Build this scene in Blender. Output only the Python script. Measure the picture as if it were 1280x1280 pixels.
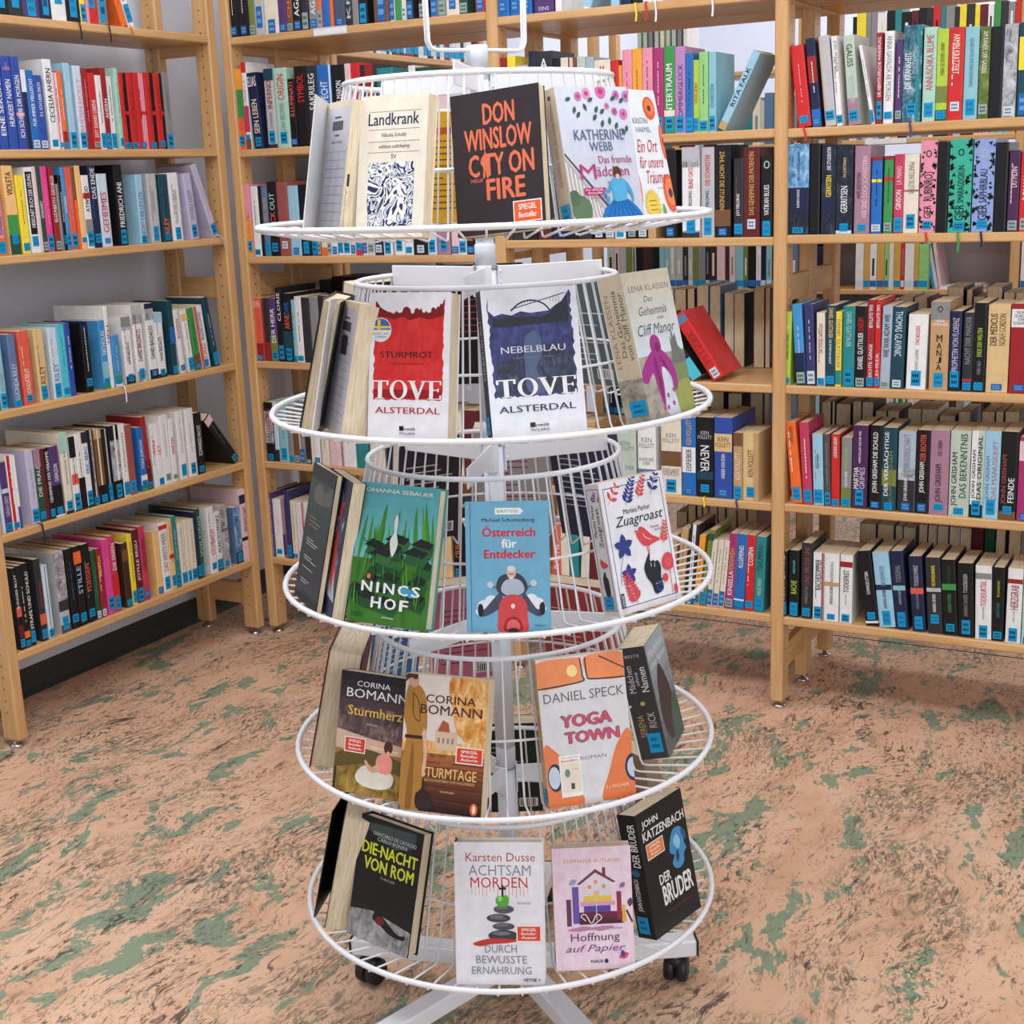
import bpy, math, random
from mathutils import Vector, Matrix
R = math.radians
random.seed(7)
for o in list(bpy.data.objects): bpy.data.objects.remove(o)
SC = bpy.context.scene
COL = SC.collection
# ------------------------------------------------------------------ camera, light, exposure
cam_d = bpy.data.cameras.new('camera'); cam = bpy.data.objects.new('camera', cam_d); COL.objects.link(cam)
cam_d.sensor_width = 36; cam_d.lens = 48.653; cam_d.clip_start = .05
RT, UP, FW = Vector((.87985,.47380,-.03697)), Vector((-.08035,.22499,.97104)), Vector((-.46840,.85140,-.23603))
m = Matrix((RT, UP, -FW)).transposed().to_4x4(); m.translation = Vector((2.7958,-3.3854,1.42)); cam.matrix_world = m
SC.camera = cam
SC.view_settings.view_transform = 'Standard'; SC.view_settings.look = 'None'; SC.view_settings.gamma = 1
SC.view_settings.use_curve_mapping = False
SC.view_settings.exposure = -.05
w = bpy.data.worlds.new('world'); SC.world = w; w.use_nodes = True
w.node_tree.nodes['Background'].inputs[0].default_value = (.86,.92,1,1); w.node_tree.nodes['Background'].inputs[1].default_value = .5
def area(name, loc, target, sx, sy, power, col):
    l = bpy.data.lights.new(name, 'AREA'); l.shape = 'RECTANGLE'; l.size = sx; l.size_y = sy; l.energy = power; l.color = col
    o = bpy.data.objects.new(name, l); COL.objects.link(o); o.location = loc
    o.rotation_euler = (Vector(target)-Vector(loc)).to_track_quat('-Z','Y').to_euler(); return o
area('ceiling_lamp', (1.6,-2.0,2.85), (1.6,-2.0,0), 2.6, .5, 52, (.98,.98,1))
area('ceiling_lamp', (1.6,-.75,2.85), (1.6,-.75,0), 2.6, .4, 15, (.98,.98,1))
area('ceiling_lamp', (1.6,1.3,2.85), (1.6,1.3,0), 2.6, .5, 24, (.97,.98,1))
area('ceiling_lamp', (1.4,3.4,2.85), (1.2,3.9,1.2), 3.0, .4, 34, (.97,.98,1))  # added lamp, tilted at the back wall to brighten it
area('window_daylight', (5.2,-4.4,1.7), (1.2,-.6,.9), 3.0, 2.0, 66, (.9,.95,1))
area('window_daylight', (3.5,3.9,1.9), (2.0,1.0,.6), 2.4, 1.4, 30, (.9,.95,1))

# ------------------------------------------------------------------ measured shelf contents (metres along the shelf, thickness, height, colour, print)
SHELVED = {
 'L1': (1.852, '''
-0.8172 0.0452 0.205 black Sb.08:.5
-0.7720 0.0462 0.205 charcoal Sb.1:.6
-0.7257 0.0553 0.210 purple Sb.02:.28
-0.6705 0.0404 0.205 navy Sb.05:.5
-0.6301 0.0509 0.205 white Sb.2:.7 h
-0.5791 0.0493 0.205 black Sb.06:.36 Rblack:.03
-0.5298 0.0201 0.190 yellow Sb.02:.25
-0.5097 0.0451 0.200 red Sb.2:.45 V0:.25:pink
-0.4646 0.0341 0.195 grey Sb.05:.5 Rblack:.03
-0.3792 0.0246 0.190 orange L-17 Sn Mdkred Rorange:.01
-0.3546 0.0249 0.200 white L-17 Sb.06:.3 Tblack:.35:.9:FREI
'''),
 'L2': (1.53, '''
-0.8780 0.0276 0.222 blue
-0.8479 0.0273 0.223 royal Twhite:.15:.85:EINE_SEKUNDE
-0.8181 0.0292 0.225 royal Twhite:.25:.75:HUNDERT_NAMEN Hpink:.84:.93:C_AHERN h
-0.7862 0.0263 0.225 royal Twhite:.13:.8:ICH_SCHREIB_DIR_MORGEN B.36:.4:pink
-0.7600 0.0159 0.195 navy B.72:1:white Sn
-0.7440 0.0268 0.194 blue Twhite:.3:.9:FÜR_IMMER_VIELLEICHT Sw.02:.12
-0.7172 0.0271 0.183 royal Twhite:.45:.9:P.S._ICH_LIEBE_DICH Sw.02:.12
-0.6819 0.0296 0.224 white Tblack:.3:.9:CECELIA_AHERN Sb.03:.11 h
-0.6523 0.0148 0.192 white V0:.5:pink Mpurple Sb.03:.09
-0.6353 0.0146 0.197 orange B0:.23:dkred Mcream Sb.0:.09
-0.6122 0.0228 0.218 ltblue Mwhite Sb.02:.2
-0.5790 0.0272 0.213 paleblue Tpink:.2:.85:AHERN_HOLLY Sb.02:.2
-0.5504 0.0205 0.208 dkred Mpink Sn
-0.5290 0.0255 0.197 red Twhite:.15:.65:ZEIT_DEINES_LEBENS Sg.03:.1
-0.5017 0.0210 0.192 white Mblack Sb.02:.22
-0.4807 0.0200 0.212 dkred Twhite:.38:.62:AHERN Sb.01:.2
-0.4513 0.0193 0.192 white Mblack Sb.02:.22 O.01
-0.4296 0.0145 0.214 mint Mgrey Sb.04:.14
-0.4135 0.0275 0.202 red V.55:1:black Mblack B.45:.5:red Sb.01:.09
-0.3844 0.0253 0.204 red V.75:1:dkred Mblack B.45:.5:red Sb.01:.09
-0.3582 0.0398 0.205 red V.5:1:pink Mblack B.45:.5:red Sd.01:.09
-0.3152 0.0359 0.207 red V.62:1:black Mblack B.45:.5:red Sb.01:.09
-0.2776 0.0332 0.208 red V.7:1:black Mblack B.45:.5:red Sb.03:.11
-0.2394 0.0253 0.212 grey Mdkgrey Sb.02:.2
'''),
 'L3': (1.271, '''
-0.9140 0.0177 0.173 orange
-0.8950 0.0256 0.176 pink B0:.25:orange Tpurple:.3:.95:ISABEL_ALLENDE Sb.03:.2
-0.8552 0.0340 0.220 peach Tblack:.67:.93:VIOLETA B0:.22:dkgreen B.22:.45:green B.45:.66:peach Sb.12:.23
-0.8160 0.0266 0.196 yellow Mbrown Sb.04:.14
-0.7867 0.0286 0.215 white V.12:.88:black B0:.22:white B.95:1:white Twhite:.3:.92:HERKUNFT_BUCH_DER_LESUNG Sb.08:.2 h
-0.7581 0.0120 0.217 rose Sn
-0.7461 0.0151 0.217 dkgreen Twhite:.4:.6:STANISIC Sg.02:.12
-0.7297 0.0207 0.217 hotpink Mpink Sb.02:.2
-0.7034 0.0182 0.214 dkred Twhite:.35:.9:ELIZABETH_GEORGE Sg.02:.12
-0.6837 0.0090 0.172 grey Sn
-0.6739 0.0113 0.194 black Mcream Sb.09:.2
-0.6625 0.0143 0.214 sky Twhite:.45:.65:SERGIO_BAMBAREN Sb.03:.2
-0.6469 0.0227 0.214 coral Mpink Sb.03:.2
-0.6236 0.0113 0.214 brown B0:.6:orange Sn
-0.6117 0.0199 0.217 peach Mcream Sb.08:.14
-0.5903 0.0251 0.192 white Tblack:.5:.85:ATWOOD B.68:.76:red B.2:.4:grey Sb.03:.24
-0.5637 0.0275 0.217 navy Twhite:.6:.97:DAS_ENDE Mblue Sb.06:.17
-0.5353 0.0380 0.195 paleblue Tred:.2:.75:GEHEIMES Mnavy Sd.05:.12
-0.4696 0.0328 0.218 black Twhite:.23:.78:FRIEDRICH_ANI Sb.02:.2 d.17
-0.3875 0.0275 0.191 ltblue Tsteel:.1:.75:NICHT_DER_LETZTE Sb.01:.12
-0.3421 0.0380 0.192 silver Tgrey:.45:.75:DES_LEBENS_HOFFNUNG Mred Sb.03:.24
-0.2957 0.0388 0.189 darkteal Torange:.12:.36:RILEY Mteal Sb.03:.13
-0.2518 0.0430 0.193 white Mgrey Tgrey:.25:.75:TRAUM_DES_LEBENS Sb.02:.2 L-1
-0.1756 0.0355 0.190 lavender Tgrey:.3:.75:ENGELS_LICHT Sb.03:.22 L-5
-0.0768 0.0258 0.225 lavender Mpink Sb.03:.18 L-20 Rsilver:.035
'''),
 'L4': (0.888, '''
-0.9695 0.0192 0.191 teal
-0.9464 0.0208 0.190 aqua Tgrey:.25:.5:RILEY_LUCINDA Sb.03:.22
-0.9046 0.0252 0.187 steel Tpaleblue:.1:.6:LUCINDA_RILEY Sb.01:.1
-0.8701 0.0359 0.191 coral Tcream:.1:.5:LUCINDA_RILEY Mcream Sb.04:.14
-0.8172 0.0332 0.189 sand Tbrown:.25:.5:RILEY Mbrown Sb.03:.22
-0.7686 0.0311 0.188 paleblue Tsteel:.25:.5:RILEY Mgrey Sb.02:.22
-0.7375 0.0281 0.193 cyan Mteal Sb.04:.13
-0.7088 0.0186 0.195 royal Mwhite Sn
-0.6532 0.0277 0.190 black Mpaleblue B.85:.97:navy Sb.09:.2 h
-0.5871 0.0255 0.188 sky B0:.08:green Twhite:.5:.85:NICHOLAS B.4:.1:aqua Sb.05:.16
-0.5610 0.0139 0.225 white Tred:.55:.8:HELL d.19
-0.5464 0.0281 0.143 sky B.08:.22:green B0:.06:white Mpaleblue Sb.05:.16 O-.004 Rwhite:.03
-0.5000 0.0358 0.189 white B.8:1:greyprint Tblack:.3:.62:DAVID_BALDACCI Mred B0:.12:charcoal B.85:1:grey Sb.04:.15
-0.4551 0.0378 0.218 white B.75:1:greyprint B0:.14:greyprint Tblack:.27:.68:DAVID_BALDACCI Mred B.88:1:silver Sb.03:.17
-0.4028 0.0340 0.217 white B.78:1:greyprint Tblack:.27:.7:DAVID_BALDACCI B0:.13:black B.93:1:navy Sd.04:.12
-0.3682 0.0341 0.187 white Tblack:.26:.62:DAVID_BALDACCI Mblue B0:.06:black B.85:1:ltblue Sb.03:.13
-0.3066 0.0208 0.216 darkteal B.42:.65:blue Sb.02:.12
-0.2737 0.0203 0.187 white Tred:.55:.85:ROMAN Sd.04:.13 L-4
-0.2385 0.0260 0.184 white B.82:.93:peach Mgrey Sb.02:.22 L-5
-0.2079 0.0260 0.186 green Mdkgreen B.05:.25:brown Sd.02:.1 L-5
-0.1775 0.0377 0.189 white V0:.3:coral Tblue:.45:.9:BALDACCI_DAVID Tred:.15:.4:SCHULD Sb.02:.14 L-6
-0.1224 0.0243 0.213 darkteal Mpaleblue Sb.02:.2 L-9
'''),
 'L5': (0.575, '''
-0.9917 0.0105 0.186 paleblue
-0.9805 0.0222 0.183 purple Tlavender:.22:.52:SARAH_GREY B.56:.62:paleblue Sb.02:.13
-0.9562 0.0214 0.197 white V.1:.55:red Mcream Sb.02:.1
-0.9340 0.0081 0.194 white B0:.3:royal Sn
-0.8915 0.0256 0.197 lavender Mgrey Sb.03:.2 Rnavy:.04
-0.8656 0.0217 0.195 dkgreen Tcream:.35:.75:DIE_FRAU B.75:1:mauve Sb.04:.14
-0.8438 0.0140 0.193 maroon Sn
-0.8292 0.0173 0.192 black Twhite:.23:.95:GEHEIMNIS_DER_HEBAMME Sb.03:.14
-0.8114 0.0318 0.192 purple B0:.45:black Twhite:.5:.75:GABALDON B0:.03:white Sb.04:.14
-0.7733 0.0273 0.222 cream B.75:1:mint Mdkgreen B0:.04:charcoal Sb.05:.16 h d.2
-0.7413 0.0230 0.206 white B.72:1:black Mblack B.36:.5:coral Sb.02:.24 B0:.02:black
-0.7177 0.0232 0.210 white B.42:.1:black B0:.42:black Mblack Sn
-0.6938 0.0220 0.211 white B.85:1:charcoal Tblue:.45:.8:ERIC_BERG B0:.03:black Sb.03:.22
-0.6697 0.0207 0.213 black V.4:.7:silver Mmaroon Sb.02:.12
-0.6484 0.0348 0.208 brown B.88:1:tan V.8:1:black V.35:.5:cream B0:.25:black Sb.02:.12
-0.6126 0.0159 0.206 black V.4:.7:silver Sb.02:.24
-0.5895 0.0345 0.209 charcoal B.25:.85:greyprint B.8:1:black V.5:.7:white Sb.02:.2 B0:.25:black
-0.5528 0.0244 0.208 white Mblack Sb.02:.2
-0.5285 0.0276 0.201 dustred Sb.03:.2
-0.4819 0.0255 0.186 blue Twhite:.35:.8:TONI_JORDAN B.1:.25:white B0:.05:green Sb.07:.17
-0.4558 0.0207 0.213 dkred Tred:.3:.9:PETER_HELLER B0:.4:maroon Sb.02:.1 L-2
-0.4287 0.0179 0.187 white Tred:.5:.75:FREMDE Mgrey Sn
-0.4105 0.0221 0.186 white Tred:.5:.65:LILY Sb.02:.13
-0.3877 0.0359 0.205 white Mgrey Sg.05:.15
-0.3511 0.0213 0.188 white Tred:.45:.7:MARTIN Sg.05:.12
-0.3168 0.0312 0.205 white Mgrey Sb.05:.22
-0.2778 0.0372 0.205 white Mgrey Sb.04:.2
-0.2395 0.0337 0.187 black Twhite:.3:.8:SCHWARZE_NACHT Sb.03:.13
-0.0737 0.0325 0.200 black Msteel B.85:.98:rose Sb.02:.12 L-38
'''),
 'L6': (0.256, '''
-0.9818 0.0163 0.223 black Twhite:.5:.92:JUNGES_BLUT B.4:.52:coral B.15:.3:maroon Sb.03:.13
-0.9646 0.0184 0.225 black Mcream B.12:.2:orange Sb.02:.09
-0.9457 0.0174 0.226 black Twhite:.2:.9:STRAFE_UND_SCHULD Sb.04:.18
-0.9073 0.0209 0.227 charcoal Mred B.2:.33:coral Sb.03:.14
-0.8833 0.0191 0.203 paleblue Msteel V.45:.55:darkteal Sb.02:.13
-0.8389 0.0350 0.227 silver B.38:1:greyprint Tmauve:.4:.92:DER_TURM B.27:.4:charcoal B0:.1:dkgrey Sb.04:.2 d.19
-0.7980 0.0261 0.226 black Mblue Sb.08:.18 d.18
-0.7695 0.0276 0.226 black Tltblue:.4:.75:STILLE B.78:.93:orange Sb.05:.16 d.18
-0.7382 0.0290 0.224 black Tcoral:.4:.75:FLIESSEN Mgrey Sb.07:.17 d.18
-0.7062 0.0163 0.200 dkgreen Mgreen Sw.02:.12
-0.6861 0.0165 0.199 dkred Tyellow:.6:.9:BERGE Mwhite Sw.02:.12
-0.6612 0.0268 0.219 hotpink Mpink Sb.06:.24 d.19
-0.6338 0.0226 0.222 dkpink Twhite:.55:.9:DIE_ERBEN B.22:.5:red Sb.03:.2
-0.5896 0.0240 0.190 dkbrown B.72:.9:brown Sb.02:.12
-0.5636 0.0190 0.210 yellow Mbrown Sb.03:.2 d.17
-0.5423 0.0242 0.218 maroon Twhite:.3:.85:JOYLLE_BEGU Sb.02:.2
-0.5158 0.0245 0.221 dkpink Tmaroon:.4:.85:CARSTEN_BEDEL Sd.04:.13
-0.4601 0.0247 0.191 peach Mcream Sd.02:.12 d.17
-0.4347 0.0358 0.212 white Tmauve:.3:.85:DAS_WEITE_MEER B.9:.96:red Sb.04:.22 d.18
-0.3979 0.0200 0.215 peach B.44:.5:red Mbrown Sb.05:.2
-0.3771 0.0184 0.220 teal Mpaleblue Sb.03:.2
-0.3537 0.0258 0.194 cream Mgrey Sb.03:.2
-0.3268 0.0170 0.196 cream Sb.03:.2
-0.3091 0.0263 0.193 cream Mgrey Sb.03:.2
-0.2813 0.0125 0.211 navy Sb.04:.2
-0.2680 0.0163 0.217 dkgreen Tmint:.3:.9:WILDNIS Sb.03:.2 d.19
-0.2218 0.0318 0.210 white Tred:.28:.66:ESCHBACH Mgrey Sb.06:.16 d.2
-0.1889 0.0257 0.188 white Tblack:.3:.95:ALAN_SCHWARZ B0:.2:charcoal Sb.03:.2
-0.1609 0.0322 0.201 silver B0:1:greyprint Mgrey B.6:.63:brown Sb.03:.12 d.19
-0.0993 0.0326 0.182 steel B.3:1:cloudprint Tnavy:.35:.85:MEER_DER_STILLE Sb.03:.18 B0:.2:navy
-0.0648 0.0436 0.233 rose Tpurple:.4:.75:FREUNDSCHAFT B.28:.33:black B.8:.92:navy Sn d.2
'''),
 'B1a': (1.845, '''
0.0390 0.0324 0.195 black Mwhite Sd.03:.15
0.0723 0.0401 0.195 black Mwhite Sd.03:.15
0.1133 0.0218 0.190 olive Sg.03:.15
0.1357 0.0331 0.195 silver Sd.1:.4
0.1703 0.0502 0.195 cream Sd.0:.2
0.2214 0.0279 0.195 purple Sd.02:.12
0.2498 0.0209 0.190 brown Torange:.2:.9:CHRISTIE Sg.02:.12
0.2713 0.0318 0.195 black Twhite:.2:.8:AGATHA Sd.02:.14
0.3039 0.0226 0.190 charcoal Sg.02:.25
0.3296 0.0297 0.195 grey Twhite:.2:.75:AGATHA Sd.02:.14
0.3599 0.0137 0.195 orange Sg.02:.25
0.3755 0.0255 0.190 blue Sn
0.4015 0.0113 0.195 orange Sn
0.4142 0.0400 0.195 slate Sd.02:.12
0.4548 0.0223 0.195 charcoal Tsilver:.1:.8:KRIMI Sn
0.4777 0.0206 0.190 grey Sn
0.4988 0.0304 0.195 black Sb.02:.28 Twhite:.35:.7:TOD
0.5498 0.0504 0.195 brown Sd.02:.4
0.6017 0.0173 0.190 cream Sd.02:.3
0.6198 0.0196 0.190 green Sn Mcream
0.6408 0.0151 0.185 cream Sw.02:.2
0.6569 0.0210 0.190 charcoal Sd.02:.25
0.6964 0.0180 0.190 dkbrown Sg.02:.2
0.7333 0.0224 0.190 grey Sd.02:.25
0.7577 0.0240 0.190 grey Sg.02:.2 Mcharcoal
0.7830 0.0408 0.195 cream Sd.08:.26
0.8243 0.0256 0.190 dkgreen Sg.02:.15
0.8743 0.0277 0.190 red Sd.02:.2
'''),
 'B1b': (1.525, '''
0.0420 0.0268 0.230 orange B.3:.75:green B.75:1:amber B.25:.4:coral Sb.05:.18
0.0694 0.0176 0.249 white B.88:1:red B.2:.5:dkpink Mblue Sb.12:.17 B0:.12:brown
0.0981 0.0360 0.217 navy Tcream:.2:.65:SEIN_LEBEN Sb.03:.15 L-3 Hwhite:.82:.95:ELIAS
0.1505 0.0341 0.225 silver Tdkred:.5:.85:INFERNO B.85:1:darkteal Tgrey:.25:.45:DAN_BROWN Sb.06:.22 B0:.05:charcoal
0.1861 0.0479 0.224 mint Tred:.6:.92:ORIGIN Tgrey:.22:.55:DAN_BROWN Sb.05:.2 d.16
0.2354 0.0239 0.191 black Tcoral:.45:.95:ILLUMINATI Sd.03:.12
0.2604 0.0416 0.224 black Tred:.55:.9:SYMBOL Sn
0.3026 0.0372 0.223 charcoal Twhite:.45:.9:SAKRILEG Sn
0.3409 0.0498 0.222 blue Twhite:.5:.8:SPECHT V.85:1:paleblue Sn
0.3936 0.0448 0.219 black Twhite:.5:.8:LE_MARON Sn
0.4395 0.0515 0.220 red V0:.4:rose Sn
0.4921 0.0535 0.212 charcoal V.3:.8:dkred Sn
0.5467 0.0555 0.200 teal Sn
0.6049 0.0227 0.182 lavender Sn
0.6289 0.0212 0.181 sand Sn
0.6517 0.0222 0.200 white Sn
0.6749 0.0513 0.193 dkgreen Sn
0.7272 0.0171 0.174 yellow Sn
0.7454 0.0376 0.172 rose Sn
0.7840 0.0322 0.174 paleblue Sn
0.8172 0.0445 0.176 cream Sn
'''),
 'B1c': (1.21, '''
0.0357 0.0281 0.213 pink B0:.5:amber Torange:.25:.6:ERDE Sb.06:.22
0.0666 0.0279 0.207 white Mblack Sb.02:.1
0.0951 0.0122 0.207 black Sn
0.1079 0.0213 0.206 steel Tgold:.5:.85:NEO_TALKER Sb.03:.2
0.1304 0.0329 0.219 black Tcoral:.45:.6:CK Tmint:.62:.85:OUT Sb.06:.18
0.1649 0.0399 0.218 dustred Sw.1:.2
0.2056 0.0386 0.205 ltblue Mcream Sd.02:.12
0.2454 0.0359 0.207 black Sb.03:.2
0.2831 0.0193 0.203 blue Mwhite Sb.03:.22
0.3036 0.0128 0.205 brown Sg.02:.2
0.3173 0.0209 0.202 cream B0:.12:orange Sn
0.3390 0.0162 0.200 cream Sg.02:.2
0.3558 0.0187 0.201 white Sd.02:.13
0.3773 0.0197 0.201 white Sb.04:.2
0.3979 0.0236 0.202 white Sb.04:.2
0.4230 0.0167 0.199 cream Sd.03:.15
0.4403 0.0231 0.199 red B0:.08:dkpink Sb.08:.25
0.4640 0.0174 0.200 white Sd.03:.18
0.4822 0.0237 0.198 cream Sg.04:.17
0.5070 0.0277 0.199 navy Sw.04:.15
0.5370 0.0308 0.196 white Sb.02:.22
0.5744 0.0347 0.195 white Sb.06:.24
0.6099 0.0282 0.191 white Sb.03:.12
0.6408 0.0456 0.195 black Sw.03:.14
0.6874 0.0290 0.191 paleblue Sb.04:.22
0.7191 0.0432 0.192 mauve Sb.06:.24
0.7657 0.0240 0.189 rose Sd.02:.12
0.7902 0.0239 0.188 white Sb.03:.2
0.8156 0.0253 0.190 black Torange:.2:.6:KRIMI Sd.02:.12
'''),
 'B1d': (0.89, '''
0.0443 0.0275 0.193 coral B0:.28:dkred Hcream:.85:.96:ROMAN Sd.01:.09 d.17
0.0818 0.0186 0.193 charcoal B0:.3:dkred Sn
0.1014 0.0269 0.191 purple B0:.4:olive Twhite:.3:.85:DER_HERR Sb.03:.16
0.1313 0.0209 0.225 black Twhite:.55:.93:CLORIS Sb.03:.22 h d.18
0.1534 0.0339 0.208 black Tblue:.7:.88:DAHL Tcoral:.48:.69:ARNE B.1:.45:darkteal Sb.02:.2 d.17
0.1882 0.0121 0.189 aqua Mteal Sb.0:.1
0.2009 0.0248 0.199 white Mblack Sb.02:.1
0.2266 0.0291 0.196 charcoal Sn
0.2566 0.0319 0.197 grey Sn
0.2897 0.0373 0.202 charcoal Sn
0.3359 0.0642 0.195 navy
0.4030 0.0490 0.185 cream
0.4548 0.0597 0.200 black
0.5202 0.0588 0.190 dkred
0.5845 0.0525 0.195 white
0.6425 0.0653 0.190 slate
0.7132 0.0483 0.200 olive
0.7668 0.0582 0.190 charcoal
'''),
 'B1e': (0.573, '''
0.0518 0.0329 0.187 black B.3:.85:greyprint Tred:.5:.88:VERGESSEN Tblack:.25:.48:CLAIRE Sb.02:.12
0.0859 0.0167 0.188 paleblue B0:.2:charcoal Sn
0.1042 0.0338 0.199 aqua Mteal Sb.04:.22 h
0.1386 0.0196 0.175 grey Sb.02:.12
0.1603 0.0207 0.149 brown Sg.02:.16
0.1820 0.0200 0.150 grey Sd.02:.3 V0:.2:cream
0.2066 0.0175 0.139 dkbrown Sg.02:.1
0.2256 0.0104 0.152 cream Sn
0.2372 0.0219 0.158 white Sd.02:.14
0.2646 0.0281 0.154 cream Mgrey Sn
0.2948 0.0420 0.156 rose Mred Sn
0.3457 0.0474 0.185 white Mred
0.3961 0.0440 0.195 teal
0.4459 0.0521 0.190 cream
0.5037 0.0458 0.200 navy
0.5552 0.0565 0.190 black
0.6173 0.0474 0.185 amber
0.6702 0.0468 0.195 white Mblack Sb.02:.14
0.7225 0.0490 0.190 cream Mred
0.7769 0.0484 0.195 maroon
'''),
 'B1f': (0.258, '''
0.0284 0.0271 0.210 purple Tlavender:.2:.9:NACHT_DER_TRAEUME Sb.06:.15 h d.17
0.0562 0.0324 0.191 white Mrose Sb.06:.14
0.0892 0.0115 0.193 mauve B.05:.4:purple Sn
0.1048 0.0172 0.221 indigo Sb.02:.2 h d.18
0.1251 0.0202 0.191 cream Mgrey Sd.02:.09
0.1472 0.0296 0.188 white V.82:1:dkpink Mrose Sb.06:.15
0.1787 0.0250 0.190 white Mgrey Sb.06:.15
0.2068 0.0341 0.203 cream Sn
0.2471 0.0552 0.190 black
0.3084 0.0425 0.185 steel
0.3569 0.0540 0.195 dkgreen
0.4168 0.0533 0.190 white
0.4760 0.0671 0.200 charcoal
0.5488 0.0489 0.185 red
0.6034 0.0539 0.190 navy
0.6630 0.0532 0.195 sand
0.7245 0.0277 0.214 black Torange:.3:.55:CELSIUS Sb.02:.14
'''),
 'B2a': (1.828, '''
0.9365 0.0398 0.200 blue Sd.05:.2
0.9787 0.0287 0.200 blue Sd.05:.2
1.0102 0.0327 0.200 blue Sd.05:.2
1.0500 0.0575 0.195 purple Sn Hlavender:.03:.08:EINS
1.1112 0.0180 0.190 white Sn
1.1841 0.0272 0.195 ltblue L22 Mamber
1.2684 0.0233 0.190 ltblue Sn Mwhite
1.2992 0.0240 0.195 navy Sn Mpaleblue
1.3269 0.0283 0.195 black Sn Mwhite Ryellow:.03
1.3561 0.0251 0.195 white Sn Mblack Rred:.03
1.3820 0.0249 0.195 white Sn Mblack Rwhite:.035
1.4770 0.0272 0.195 black
1.5270 0.0330 0.195 white Rwhite:.035
1.5703 0.0346 0.195 navy
1.6211 0.0361 0.195 red
'''),
 'B2b': (1.508, '''
0.9319 0.0273 0.218 dkred Sn
0.9627 0.0252 0.220 yellow Sn
0.9896 0.0354 0.194 lavender Sn
1.0284 0.0181 0.228 navy Sn Mpaleblue
1.0471 0.0520 0.225 charcoal Hwhite:.8:.92:A Sn
1.0996 0.0199 0.205 black Sn
1.1214 0.0216 0.205 cream Sn
1.1435 0.0229 0.204 brown V.2:.6:rose Sn
1.1682 0.0246 0.204 sage Sn
1.1937 0.0221 0.202 ltsteel Sn
1.2173 0.0462 0.192 cream Hred:.88:.92:II Mgrey Sn
1.2648 0.0211 0.189 red Mblack Sn
1.2865 0.0086 0.175 amber Sn
1.2964 0.0269 0.212 pink Mdkpink Sb.03:.2
1.3240 0.0270 0.212 amber Mbrown Sb.03:.2
1.3519 0.0279 0.212 pink Mmaroon Sb.03:.2
1.3811 0.0285 0.210 magenta Mrose Sb.03:.2
1.4105 0.0296 0.212 green Twhite:.1:.8:WINTERTRAUM B.2:.27:cream Sb.03:.2
1.4405 0.0272 0.209 lilac Tpurple:.15:.8:SOMMERGLÜCK Sb.02:.2
1.4681 0.0210 0.191 blue Mnavy Sb.02:.2
1.4896 0.0145 0.174 lime Tred:.4:.7:VERLIEBT Sb.02:.2
1.5045 0.0240 0.192 ltgreen Mdkgreen Sb.02:.14
1.5300 0.0190 0.190 aqua Tteal:.3:.6:SCHWESTERN B.02:.2:rose Sb.02:.2
1.5522 0.0199 0.200 ltblue L27 Tnavy:.3:.8:RITA_FALK B0:.1:tan
'''),
 'B2c': (1.248, '''
0.9591 0.0372 0.242 charcoal
0.9988 0.0393 0.240 black
1.0405 0.0413 0.234 maroon
1.0843 0.0361 0.237 navy
1.1227 0.0357 0.233 black
1.1608 0.0401 0.233 charcoal
1.2056 0.0327 0.228 black Sw.02:.1
1.2406 0.0255 0.231 grey Sw.02:.1
1.2683 0.0299 0.227 white Sb.02:.2
1.3005 0.0319 0.228 black Sg.02:.1
1.3346 0.0249 0.223 charcoal Sw.02:.1
1.3617 0.0224 0.226 tan
1.4065 0.0354 0.220 black Sd.02:.12
1.4573 0.0480 0.225 white B.78:1:greyprint B0:.08:greyprint Tred:.55:.78:BLIND_DATE Tcharcoal:.25:.52:JOY_FIELDING B.85:1:silver B0:.06:charcoal Sb.05:.2
1.5096 0.0345 0.223 silver Tred:.58:.92:DIE_SCHWESTER Tcharcoal:.25:.52:JOY_FIELDING Sb.03:.22
1.5450 0.0431 0.227 black Dgold:.3:.93:ZÄHL_NICHT_DIE_STUNDEN B.12:.3:brown Sd.02:.1
1.5953 0.0253 0.193 charcoal Twhite:.27:.55:JOY_FIELDING Mbrown Sb.04:.17
1.6212 0.0420 0.218 maroon Tgold:.25:.95:DAS_GEHEIMNIS_DER_PATIENTIN Sw.09:.2
1.6665 0.0289 0.194 black Twhite:.27:.65:VATIKAN_BLUES Hmint:.85:.95:O Sb.01:.2
'''),
 'B2d': (0.878, '''
1.4833 0.0311 0.190 black L-36 B0:.3:cyan Twhite:.35:.8:FITZEK
1.5410 0.0329 0.200 red L-34 Tdkred:.25:.75:FITZEK Sw.03:.16 B.86:.97:steel h
'''),
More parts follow.
